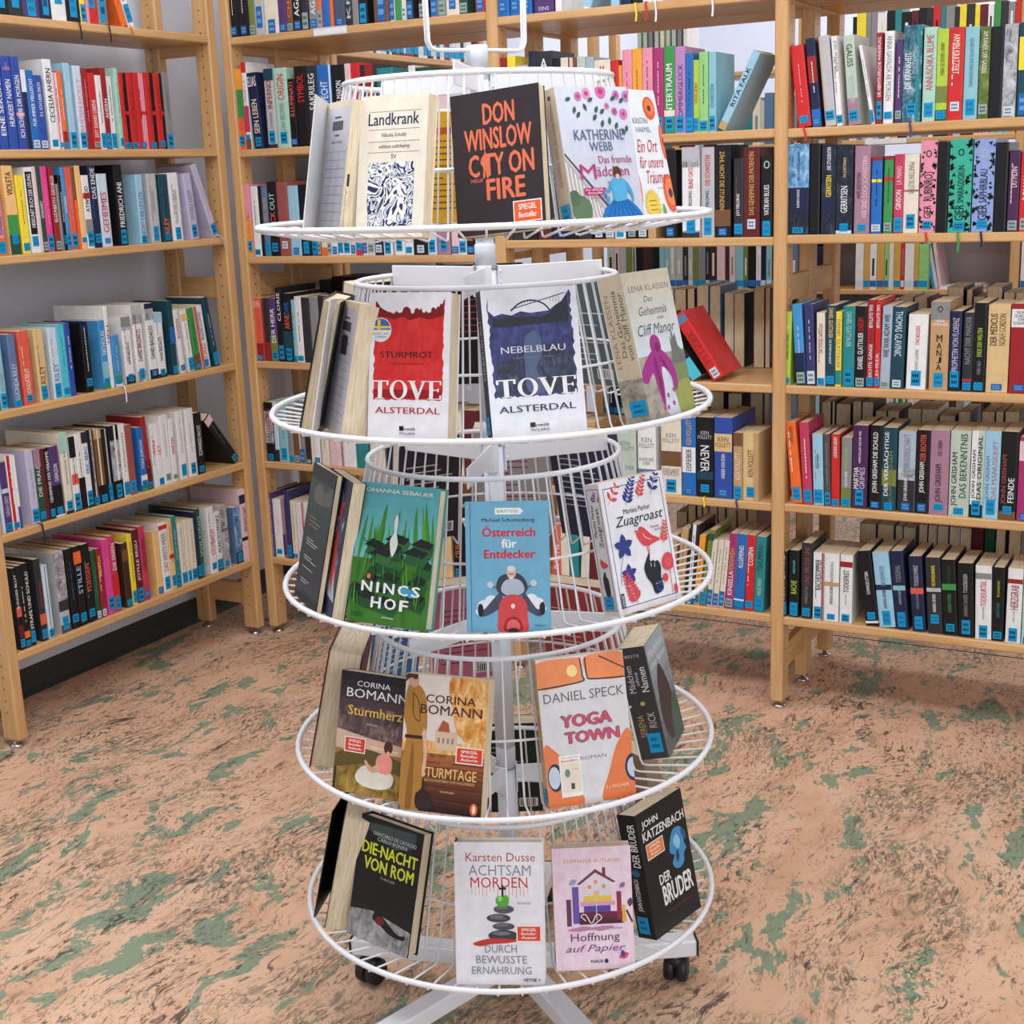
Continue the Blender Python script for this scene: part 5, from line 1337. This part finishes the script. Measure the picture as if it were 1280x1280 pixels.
# --- third tier
def a_nincs(a):
    a.grad(0,.45,1,1,(110,196,196),(92,176,186),6); a.rect(0,0,1,.46,(62,120,40)); rr = random.Random(4)
    for i in range(26):
        u = rr.random(); a.leaf(u, .38+.1*rr.random(), .35+.35*rr.random(), 78+24*rr.random(), rr.choice([(70,140,44),(56,120,44),(96,160,60)]), .035, 5)
    for i in range(22):
        u = .05+.9*rr.random(); v = .05+.5*rr.random(); q = rr.choice([(38,92,46),(48,108,54),(30,76,40)]); wd = .09+.07*rr.random()
        a.poly([(u-wd,v),(u+wd*.6,v-.03),(u+wd,v+.05),(u+wd*.4,v+.10),(u-wd*.6,v+.09)], q); a.poly([(u-wd*1.1,v+.06),(u-wd*.3,v+.11),(u+wd*.9,v+.08),(u+wd*.5,v+.035)], rr.choice([(24,40,30),(30,34,32)]))
    for i in range(34):
        u = rr.random(); v = rr.random()*.4; a.leaf(u, v, .16+.16*rr.random(), 80+20*rr.random(), rr.choice([(90,150,50),(50,110,40)]), .03, 4)
    a.smooth([(.46,.60),(.50,.66),(.49,.74),(.52,.79),(.54,.74),(.535,.66),(.56,.58),(.52,.50),(.49,.50)],(226,230,228)); a.curve([(.13,.60),(.16,.58),(.28,.55)],.0012,K); a.line([(.28,.55),(.29,.45)],.001,K); a.ell(.27,.36,.05,.05,(30,70,44),10); a.ell(.24,.335,.025,.02,(232,110,50),8); a.poly([(.62,.29),(.76,.28),(.86,.245),(.80,.215),(.66,.235)],(60,160,200))
    a.text('JOHANNA SEBAUER',.06,.925,.94,.962,'white',.02)
    for i, ch in enumerate('NINCS'): a.text(ch,[.16,.35,.44,.62,.79][i],.225,[.30,.385,.58,.75,.90][i],.30,'white',.03)
    for i, ch in enumerate('HOF'): a.text(ch,[.30,.47,.66][i],.115,[.43,.62,.77][i],.195,'white',.03)
    a.text('ROMAN',.46,.05,.60,.062,'white'); a.text('DUMONT',.06,.04,.22,.075,(30,40,30))
display_book(2,(-.087,-.312),1,16,.137,.208,.024,(80,160,150),a_nincs,'green novel with grass and village rooftops titled NINCSHOF, third tier',hard=True,roll=1)
def a_oest(a):
    a.line([(.06,.0),(.06,1)],.0012,(60,116,148)); a.poly([(.36,.90),(.66,.90),(.70,.925),(.66,.95),(.36,.95)],'white'); a.text('BONOTTI TO GO',.385,.913,.635,.936,(40,60,70),.01)
    a.text('Michael Schottenberg',.20,.835,.83,.873,(30,40,56),.012); a.text('Österreich',.20,.73,.84,.815,(206,36,60),.03); a.text('für',.43,.645,.62,.712,'white',.03); a.text('Entdecker',.22,.565,.84,.632,(206,36,60),.03)
    for u,v,r in ((.22,.20,.09),(.3,.24,.08),(.86,.22,.08),(.78,.25,.08),(.16,.16,.05),(.92,.18,.04)): a.ell(u,v,r,r*.55,(226,232,240),14)
    a.smooth([(.36,.34),(.40,.42),(.50,.45),(.62,.45),(.70,.41),(.74,.34),(.66,.28),(.44,.28)],(56,60,76)); a.ell(.545,.455,.055,.048,(220,180,160)); a.ell(.545,.487,.052,.022,(214,214,214)); a.line([(.515,.445),(.575,.445)],.0012,(80,60,50)); a.rect(.525,.40,.565,.42,(240,240,240))
    a.smooth([(.40,.30),(.20,.17),(.16,.22),(.14,.18),(.20,.12),(.42,.20)],(70,74,96)); a.smooth([(.70,.30),(.86,.17),(.93,.24),(.92,.17),(.87,.12),(.68,.20)],(70,74,96)); a.ell(.17,.17,.035,.05,(30,30,36)); a.ell(.91,.18,.035,.05,(30,30,36))
    a.smooth([(.42,.32),(.46,.39),(.56,.41),(.66,.39),(.70,.32),(.62,.28),(.50,.28)],(170,184,200)); a.line([(.42,.32),(.30,.36)],.0012,(60,60,64)); a.line([(.70,.32),(.80,.37)],.0012,(60,60,64)); a.ell(.29,.365,.04,.025,(190,200,210)); a.ell(.81,.375,.04,.025,(190,200,210))
    a.smooth([(.40,.005),(.38,.12),(.40,.22),(.46,.27),(.56,.29),(.66,.27),(.72,.22),(.735,.12),(.72,.005)],(206,70,72)); a.smooth([(.46,.01),(.47,.09),(.56,.12),(.65,.09),(.66,.01)],(150,40,46)); a.smooth([(.48,.03),(.50,.08),(.56,.10),(.62,.08),(.64,.03),(.56,.015)],(224,98,98)); a.ell(.56,.20,.025,.02,(240,210,210)); a.smooth([(.50,.005),(.52,.03),(.60,.03),(.62,.005)],(40,40,44)); a.text('Amalthea',.82,.045,.94,.06,(40,60,80))
display_book(2,(.108,-.289),23,12,.120,.188,.016,(110,172,204),a_oest,'small blue hardcover with a man on a red scooter, third tier',hard=True)
def a_zuag(a):
    nv, rd = (56,66,140), (222,78,86); b = .05
    a.line([(b,b),(1-b,b),(1-b,1-b),(b,1-b),(b,b)],.0012,nv)
    a.frond(.10,.83,.26,50,rd,3,.42); a.frond(.36,.80,.34,62,nv,7,.3); a.frond(.56,.83,.28,62,rd,6,.3); a.frond(.76,.84,.26,60,nv,3,.42)
    a.text('Martina Parker',.30,.735,.72,.775,(50,50,60),.0); a.text('Zuagroast',.16,.625,.90,.725,(40,40,50),.0,.5); a.text('Garten-',.68,.585,.82,.605,(50,50,60)); a.text('krimi',.74,.56,.84,.578,(50,50,60))
    a.smooth([(.47,.585),(.44,.57),(.46,.53),(.52,.475),(.60,.46),(.68,.47),(.80,.49),(.68,.535),(.60,.585),(.55,.61),(.50,.615)],rd); a.poly([(.455,.60),(.41,.59),(.46,.575)],rd); a.curve([(.55,.56),(.57,.53),(.66,.50)],.001,'white'); a.line([(.575,.46),(.59,.40)],.0012,rd); a.line([(.605,.46),(.60,.40)],.0012,rd)
    a.smooth([(.50,.23),(.48,.30),(.52,.35),(.58,.40),(.60,.40),(.585,.35),(.61,.34),(.64,.345),(.66,.33),(.70,.335),(.73,.31),(.74,.27),(.72,.20),(.73,.11),(.60,.09),(.56,.17)],(40,44,54)); a.line([(.59,.33),(.595,.30)],.0009,'white'); a.line([(.65,.32),(.645,.29)],.0009,'white'); a.line([(.62,.16),(.70,.17)],.0008,'white')
    for cu, cv, r in ((.22,.50,.15),(.24,.29,.12)):
        for k in range(5): a.leaf(cu, cv, r, 90+72*k, nv, .3)
    a.curve([(.18,.42),(.12,.33),(.10,.22)],.0008,nv); a.frond(.30,.06,.36,110,rd,7,.34); a.frond(.62,.08,.2,60,nv,3,.4); a.frond(.84,.45,.26,75,rd,6,.3)
    a.smooth([(.78,.34),(.76,.29),(.80,.25),(.86,.24),(.93,.26),(.945,.31),(.92,.36),(.85,.375)],rd); a.curve([(.82,.30),(.86,.33),(.90,.30),(.86,.28),(.84,.30)],.0008,(240,150,150)); a.line([(.87,.24),(.86,.06)],.0012,rd); a.ell(.78,.19,.045,.032,rd); a.ell(.92,.09,.03,.035,rd)
    a.rect(.05,.05,.10,.16,(40,46,70)); a.vtext('GMEINER',.06,.06,.09,.15,'white')
def s_zuag(a):
    nv, rd = (56,66,140), (222,78,86); a.line([(.12,.04),(.88,.04),(.88,.96),(.12,.96),(.12,.04)],.001,nv); a.frond(.4,.86,.5,60,nv,4,.4); a.frond(.78,.86,.3,70,rd,3,.4)
    a.vtext('Martina Parker',.22,.60,.42,.85,(50,50,60)); a.vtext('Zuagroast',.48,.52,.80,.82,(40,40,50)); a.smooth([(.3,.40),(.38,.435),(.5,.42),(.8,.385),(.6,.365),(.42,.365)],rd); a.smooth([(.34,.20),(.32,.28),(.44,.33),(.52,.34),(.56,.30),(.66,.28),(.68,.2),(.62,.14),(.44,.14)],(40,44,54))
display_book(2,(.282,-.140),67.6,12,.130,.198,.034,(238,240,248),a_zuag,'white novel with red bird, black hand and blue flowers, third tier',spine=(228,222,224),spine_art=s_zuag,stick=('s',.22,.05,.80,.15))
def a_top(a):
    a.rect(0,0,1,1,(44,50,84)); rr = random.Random(9)
    for i in range(30): a.poly([(rr.random(),rr.random()) for _ in range(3)], rr.choice([(70,84,130),(196,70,60),(120,110,140),(60,120,170),(90,70,90),(180,190,206),(32,36,60)]))
    a.vtext('TOP STORY',.30,.18,.62,.66,'white',.0)
display_book(2,(-0.2086,-0.2351),-40,13,.125,.21,.022,(30,30,34),a_top,'thick novel with a blue and red collage cover, third tier',group='novels displayed on the wire rack')
def a_blk(a):
    a.grad(0,.25,1,.9,(14,24,24),(40,66,62),6); a.smooth([(.2,.80),(.4,.88),(.7,.84),(.9,.9),(.95,.78),(.6,.74),(.3,.74)],(92,92,80))
    for i, v in enumerate((.62,.59,.56,.46,.44,.42,.33,.31,.25,.16,.14)): a.line([(.18,v),(.45+.3*((i*37) % 10)/10,v)],.0016,(150,110,100) if i < 3 else (170,172,172))
display_book(2,(-0.2485,-0.2259),-38,13,.125,.215,.010,(18,22,24),a_blk,'dark novel with a smoky teal cover beside the collage novel, third tier')
far_book(2,146,.125,.20,.03,(46,34,48),backtxt((220,214,210),None,11,11),'dark plum novel seen from behind on the far side of third tier')
far_book(2,112,.135,.21,.03,(176,170,172),backtxt((150,40,50),None,10,12),'grey novel with red text seen from behind, third tier')
far_book(2,82,.13,.205,.03,(48,52,80),backtxt((200,200,214),None,9,13),'indigo novel seen from behind through the wires, third tier')
# --- fourth tier
def a_herz(a):
    a.grad(0,.55,1,1,(110,84,84),(38,32,40),6); a.rect(0,.33,1,.72,'storm'); a.poly([(0,.36),(1,.33),(1,.44),(.5,.47),(0,.52)],(212,178,160)); a.rect(0,0,1,.36,'heath'); a.smooth([(0,.30),(.3,.38),(.7,.36),(1,.30),(1,.2),(.5,.26),(0,.2)],(96,84,40)); a.poly([(.5,.40),(.9,.385),(.9,.395),(.5,.41)],(246,220,130))
    a.text('CORINA',.24,.885,.72,.93,'white',.006); a.text('BOMANN',.10,.79,.98,.865,'white',.006); a.text('Sturmherz',.14,.645,.92,.725,(240,200,80),.008); a.text('ROMAN',.42,.575,.58,.59,(214,200,190))
    a.badge(.14,.345,.42,.455,['SPIEGEL','Bestseller-','Autorin'],(220,66,40))
    a.smooth([(.32,.16),(.36,.10),(.50,.07),(.70,.07),(.84,.11),(.86,.19),(.74,.23),(.55,.24),(.42,.24)],(228,224,208)); a.smooth([(.62,.22),(.60,.30),(.64,.35),(.74,.37),(.82,.33),(.83,.24),(.76,.20)],(240,150,140)); a.smooth([(.64,.28),(.54,.24),(.46,.29),(.44,.27),(.53,.20),(.66,.22)],(222,170,146)); a.ell(.76,.42,.062,.055,(82,46,36)); a.ell(.765,.372,.03,.02,(222,170,146)); a.rect(.0,0,.04,.2,(60,50,34))
display_book(3,(-.134,-.315),4,15,.122,.187,.026,(60,50,52),a_herz,'dark stormy novel with a girl seated in a meadow, fourth tier',roll=1)
def a_tage(a):
    a.rect(0,0,1,1,(226,216,206)); a.smooth([(.55,1),(.6,.7),(.72,.55),(1,.5),(1,1)],'autumn'); a.rect(0,.40,1,.52,'autumn'); a.grad(0,0,1,.43,(50,26,22),(170,96,56),8)
    for i in range(10): a.line([(.3,.06+.034*i),(1,.04+.036*i)],.0012,(110,50,36) if i % 2 else (70,34,28))
    a.poly([(.40,.46),(.40,.60),(.46,.66),(.52,.66),(.56,.60),(.66,.60),(.66,.46)],(216,190,160)); a.poly([(.42,.595),(.48,.68),(.55,.66),(.57,.595)],(176,90,70)); 
    for i in range(4): a.rect(.43+.055*i,.51,.455+.055*i,.55,(150,130,120))
    a.smooth([(.02,0),(.0,.30),(.05,.55),(.0,.70),(.03,.90),(.10,.93),(.20,.90),(.27,.80),(.29,.60),(.24,.58),(.25,.50),(.27,.25),(.24,.0)],(176,126,58)); a.smooth([(.08,.02),(.10,.3),(.13,.5),(.16,.3),(.15,.02)],(140,96,40)); a.rect(.03,.525,.245,.55,(60,36,26)); a.smooth([(.25,.60),(.29,.56),(.31,.40),(.29,.26),(.26,.28),(.27,.42)],(222,176,150)); a.smooth([(.04,.93),(.05,.99),(.12,1),(.16,.97),(.15,.92),(.10,.90)],(212,166,140)); a.smooth([(.0,.94),(.02,1),(.14,1),(.13,.96),(.06,.97)],(80,46,34))
    a.smooth([(.22,.02),(.20,.12),(.26,.16),(.29,.24),(.31,.16),(.38,.12),(.40,.02)],(48,36,36))
    a.curve([(.10,.86),(.12,.70),(.20,.66),(.17,.80),(.10,.86)],.0012,(70,46,36))
    a.text('CORINA',.26,.80,.86,.86,(92,36,36),.006); a.text('BOMANN',.20,.715,.94,.785,(92,36,36),.006); a.text('STURMTAGE',.26,.255,.92,.33,(232,196,120),.012); a.text('DIE SCHWESTERN VOM WALDFRIEDE',.30,.225,.90,.243,(232,196,120)); a.text('ROMAN',.50,.15,.66,.165,(232,196,120)); a.badge(.67,.385,.97,.49,['SPIEGEL','Bestseller-','Autorin'],(220,66,40)); a.ell(.91,.055,.045,.045,(236,110,40)); a.ell(.91,.055,.018,.03,'white')
    a.rect(.48,.345,.62,.375,(150,100,56))
display_book(3,(-.003,-.329),11,16,.131,.203,.028,(220,206,190),a_tage,'warm autumn novel with a woman in a mustard dress, fourth tier',roll=1)
def a_yoga(a):
    a.rect(0,0,1,1,(216,216,220)); og = (226,120,66)
    a.smooth([(.0,.80),(.0,.975),(.48,.985),(.505,.97),(.515,.85),(.49,.82)],(238,140,84)); a.smooth([(.56,.985),(1,.985),(1,.82),(.62,.83),(.565,.86)],(238,140,84)); a.curve([(.0,.80),(.49,.82),(.515,.86),(.50,.98)],.0022,(30,34,50)); a.curve([(.56,.98),(.565,.86),(.62,.83),(1,.82)],.0022,(30,34,50)); a.ell(.40,.90,.06,.04,(255,226,150)); a.line([(.72,.98),(1,.88)],.0022,(30,34,50))
    a.smooth([(0,.0),(0,.40),(.12,.38),(.28,.24),(.40,.0)],og); a.smooth([(.62,.0),(.72,.20),(.84,.38),(1,.45),(1,.0)],og); a.ell(.10,.20,.085,.095,(30,36,70)); a.ell(.09,.20,.065,.075,(190,206,226)); a.ell(1.0,.20,.10,.095,(30,36,70)); a.ell(1.0,.20,.075,.07,(190,206,226))
    a.text('DANIEL SPECK',.05,.70,.97,.765,(110,104,112),.004)
    a.text('YOGA',.21,.52,.81,.61,(84,60,120),.075); a.text('YOGA',.22,.525,.80,.605,(206,70,90),.04); a.text('TOWN',.24,.41,.88,.495,(84,60,120),.075); a.text('TOWN',.25,.415,.87,.49,(206,70,90),.04); a.text('ROMAN',.40,.295,.70,.32,(130,124,130)); a.text('S | FISCHER',.66,.075,.93,.10,(250,220,200))
    a.rect(.155,.06,.40,.34,'white'); a.rect(.17,.09,.385,.29,(232,220,206)); a.text('Vom Autor des',.18,.318,.37,.330,(200,60,50)); a.text('Bestsellers',.18,.296,.37,.312,(200,40,40),.02); a.ell(.24,.22,.03,.028,(110,140,120)); a.rect(.27,.11,.31,.15,(70,60,50)); a.text('Piccola',.3,.24,.37,.25,(200,110,90))
def s_yoga(a): a.vtext('DANIEL SPECK',.2,.66,.5,.92,(120,100,80)); a.vtext('YOGA TOWN',.25,.32,.75,.62,(206,70,80),.02); a.rect(0,0,1,.02,(160,140,110))
display_book(3,(.204,-.235),43,14,.137,.222,.026,(216,216,220),a_yoga,'grey and orange novel with a van front titled YOGA TOWN, fourth tier',spine=(206,182,140),spine_art=s_yoga,stick=('s',.25,.03,.9,.13))
def a_namen(a):
    a.grad(0,0,1,1,(90,100,104),(170,182,190),6); a.smooth([(.1,.30),(.2,.6),(.45,.75),(.7,.55),(.8,.3),(.6,.1),(.3,.1)],(60,44,44)); a.smooth([(.5,.0),(.6,.3),(.9,.4),(1,.2),(1,0)],(70,96,80)); a.text('Mädchen',.06,.86,.90,.93,(220,224,230),.01); a.text('ohne Namen',.06,.76,.9,.83,(220,224,230),.01)
def s_namen(a):
    a.vtext('Mädchen',.16,.60,.38,.84,(206,210,214)); a.vtext('ohne',.42,.66,.55,.78,(206,210,214)); a.vtext('Namen',.58,.60,.84,.82,(226,228,230),.01); a.text('BESTE',.25,.91,.75,.935,(190,190,190)); a.ell(.5,.50,.09,.02,(190,170,90),8); a.vtext('SERENA',.2,.20,.42,.40,(180,160,100)); a.vtext('RICK',.56,.28,.82,.42,(190,190,190))
display_book(3,(.297,.010),100,12,.118,.190,.048,(120,128,132),a_namen,'thick dark grey novel in a clear jacket showing its spine, fourth tier',spine=(60,58,60),spine_art=s_namen,stick=('s',.40,.06,.86,.235))
display_book(3,(-0.2840,-0.1340),-63,13,.135,.205,.056,(98,30,36),front_plain((140,60,60)),'fat tan-paged book with a maroon cover, fourth tier',hard=True)
far_book(3,166,.125,.20,.03,(60,124,184),backtxt((220,230,240),None,9,21),'blue novel seen from behind on the far side of fourth tier')
far_book(3,133,.135,.205,.03,(206,120,146),backtxt((120,30,60),None,11,22),'pink novel with dark red text seen from behind, fourth tier')
far_book(3,88,.135,.205,.03,(178,70,72),backtxt((240,200,200),None,10,23),'brick red novel seen from behind through the wires, fourth tier')
# --- lowest tier
def a_rom(a):
    a.rect(0,0,1,.26,'snow'); a.poly([(0,.22),(.35,.26),(1,.20),(1,.30),(0,.30)],(30,28,28)); a.smooth([(.38,.20),(.42,.28),(.47,.32),(.50,.26),(.60,.22),(.80,.15),(.92,.16),(.9,.12),(.7,.12),(.5,.17)],(26,20,20)); a.smooth([(.42,.19),(.5,.24),(.58,.2),(.5,.165)],(120,40,36)); a.poly([(.1,.95),(.9,.98),(.9,.86),(.6,.80),(.1,.90)],(62,78,78))
    a.text('GIANCARLO DE CATALDO',.22,.865,.92,.895,(200,206,200)); a.text('CARLO BONINI',.30,.825,.78,.853,(200,206,200)); y = (216,226,60); a.text('DIE NACHT',.07,.70,.97,.80,y,.03); a.text('VON ROM',.13,.575,.94,.68,y,.03); a.text('THRILLER',.42,.53,.66,.55,(170,174,170)); a.line([(.30,.745),(.40,.745)],.002,y); a.line([(.42,.625),(.50,.625)],.002,y)
display_book(4,(-.162,-.267),-9,15,.132,.200,.026,(24,22,24),a_rom,'black thriller with yellow lettering DIE NACHT VON ROM, lowest tier',hard=True,roll=1)
def a_acht(a):
    a.rect(0,0,1,1,(234,234,242)); g = (140,142,152); a.text('Karsten Dusse',.13,.865,.91,.925,(176,60,64),.0); a.text('ACHTSAM',.16,.765,.86,.84,g,-.004); a.text('MORDEN',.18,.68,.82,.755,(196,50,50),-.002)
    rr = random.Random(3)
    for i in range(16): u = .19+.042*i; a.rect(u,.68-.03-.05*rr.random(),u+.006,.69,(216,130,130))
    for cu,cv,ru,rv,q in ((.54,.345,.17,.04,(64,64,70)),(.545,.41,.125,.026,(84,84,90)),(.49,.468,.135,.030,(70,70,76)),(.55,.53,.115,.03,(88,88,94))):
        a.ell(cu,cv,ru,rv,q); a.ell(cu-.02,cv+rv*.4,ru*.6,rv*.35,(118,118,124))
    a.smooth([(.20,.29),(.40,.325),(.72,.315),(.60,.295),(.40,.285),(.28,.27)],(196,60,50)); a.smooth([(.48,.62),(.46,.585),(.49,.555),(.54,.548),(.59,.555),(.61,.59),(.59,.63),(.54,.622)],(88,178,60)); a.ell(.51,.605,.025,.02,(150,214,110)); a.line([(.54,.62),(.54,.70)],.003,(40,40,44)); a.line([(.50,.675),(.58,.675)],.003,(40,40,44)); a.text('ROMAN',.71,.565,.85,.58,(150,110,110)); a.text('Achtsamkeit',.40,.46,.58,.475,(150,150,160))
    a.badge(.70,.31,.955,.41,['SPIEGEL','Bestseller-','Autor'],(224,72,44)); a.text('DURCH',.33,.225,.69,.28,g,-.004); a.text('BEWUSSTE',.23,.15,.80,.205,g,-.004); a.text('ERNÄHRUNG',.18,.075,.85,.14,g,-.004); a.text('HEYNE <',.76,.025,.95,.048,(40,40,48),.02)
display_book(4,(.076,-.316),24,13,.136,.218,.030,(234,234,242),a_acht,'white novel with an apple on stacked stones, lowest tier',spine=(28,28,32),hard=True)
def a_hoff(a):
    a.rect(0,0,1,1,'watercolour'); a.text('STEPHANIE BUTLAND',.14,.875,.86,.905,(214,150,90),.006)
    a.poly([(.30,.70),(.54,.82),(.80,.71),(.76,.705),(.54,.79),(.34,.695)],(124,56,80)); a.poly([(.38,.60),(.38,.71),(.54,.79),(.72,.71),(.72,.60)],(226,220,236)); a.rect(.63,.76,.67,.83,(120,50,70))
    for u, v in ((.44,.66),(.52,.70),(.62,.66)): a.rect(u,v,u+.045,v+.03,(236,150,90))
    a.rect(.51,.58,.58,.64,(236,190,110)); a.rect(.38,.555,.74,.60,(232,200,80)); a.rect(.34,.52,.78,.555,(214,160,190)); a.rect(.38,.47,.72,.52,(90,70,160)); a.rect(.32,.42,.88,.47,(110,30,60)); a.rect(.32,.37,.88,.42,(80,26,50)); a.rect(.24,.38,.32,.68,(104,84,170)); a.rect(.16,.36,.22,.58,(110,56,90)); a.rect(.80,.40,.86,.63,(150,40,70)); a.poly([(.86,.38),(.92,.38),(.90,.52),(.87,.52)],(220,180,60)); a.poly([(.93,.48),(1.0,.38),(.98,.37),(.91,.47)],(70,40,60)); a.leaf(.96,.50,.12,80,(90,60,90)); a.leaf(.20,.70,.12,30,(150,160,200)); a.leaf(.84,.66,.10,40,(120,120,160))
    a.smooth([(.16,.33),(.36,.355),(.48,.345),(.62,.355),(.76,.345),(.60,.315),(.47,.325),(.30,.315)],(190,130,170)); a.curve([(.40,.40),(.34,.44),(.40,.45),(.47,.38),(.54,.45),(.60,.42),(.50,.37),(.42,.36)],.0016,(230,226,236)); a.line([(.54,.60),(.54,.40)],.001,(210,220,220)); a.text('Roman',.72,.325,.86,.342,(130,60,110)); a.text('Hoffnung',.20,.215,.82,.30,(120,60,120),.004); a.text('auf Papier',.14,.13,.88,.205,(140,70,140),0,.8); a.text('KNAUR',.44,.055,.60,.08,(60,40,70),.015); a.ell(.64,.067,.025,.018,(60,40,70)); a.leaf(.80,.09,.14,20,(226,70,110)); a.leaf(.86,.09,.10,100,(70,70,150))
display_book(4,(.199,-.220),30,13,.122,.190,.030,(236,220,234),a_hoff,'pink novel with a house on a stack of books, lowest tier',spine=(214,196,176),stick=('s',.1,.04,.9,.16))
def a_brud(a):
    a.grad(0,0,1,.25,(40,42,46),(20,22,26),5); a.text('JOHN',.10,.855,.44,.925,'white',.02); a.text('KATZENBACH',.08,.765,.97,.84,'white',.02); a.badge(.12,.62,.46,.73,['SPIEGEL','Bestseller','Autor'],(236,130,60)); b = (70,150,206)
    a.smooth([(.60,.66),(.70,.73),(.84,.72),(.90,.66),(.88,.58),(.91,.53),(.84,.50),(.82,.44),(.72,.41),(.62,.43),(.58,.48),(.64,.53),(.56,.57)],b); a.smooth([(.84,.70),(.94,.66),(.93,.60),(.87,.63)],(40,90,140)); a.smooth([(.66,.64),(.74,.68),(.80,.62),(.76,.56),(.70,.58)],(150,206,236)); a.smooth([(.68,.46),(.74,.50),(.72,.56),(.67,.52)],(30,70,110)); a.text('DER',.26,.375,.50,.455,'white',.03); a.text('BRUDER',.28,.20,.93,.36,'white',.035); a.text('PSYCHOTHRILLER',.34,.13,.84,.15,(150,40,40))
def s_brud(a): a.vtext('DER BRUDER',.45,.58,.85,.93,'white',.02); a.vtext('JOHN KATZENBACH',.3,.22,.62,.48,'white',.01); a.ell(.5,.53,.22,.03,(40,100,150))
display_book(4,(.305,-.073),78,11,.130,.208,.036,(22,24,28),a_brud,'black thriller with blue smoke portrait titled DER BRUDER, lowest tier',spine_art=s_brud,stick=('s',.15,.04,.75,.18))
display_book(4,(-0.2708,-0.1565),-60,13,.128,.20,.044,(24,24,26),front_plain((60,60,60)),'black book with splayed tan pages, lowest tier of the rack',flap=(10,.112,(24,24,26)))
far_book(4,118,.13,.205,.03,(32,44,42),backtxt((160,190,170),None,9,31),'dark green novel seen from behind on the far side of lowest tier')
far_book(4,60,.13,.20,.03,(150,130,110),backtxt((80,60,50),None,9,32),'tan novel seen from behind on the far side of lowest tier')
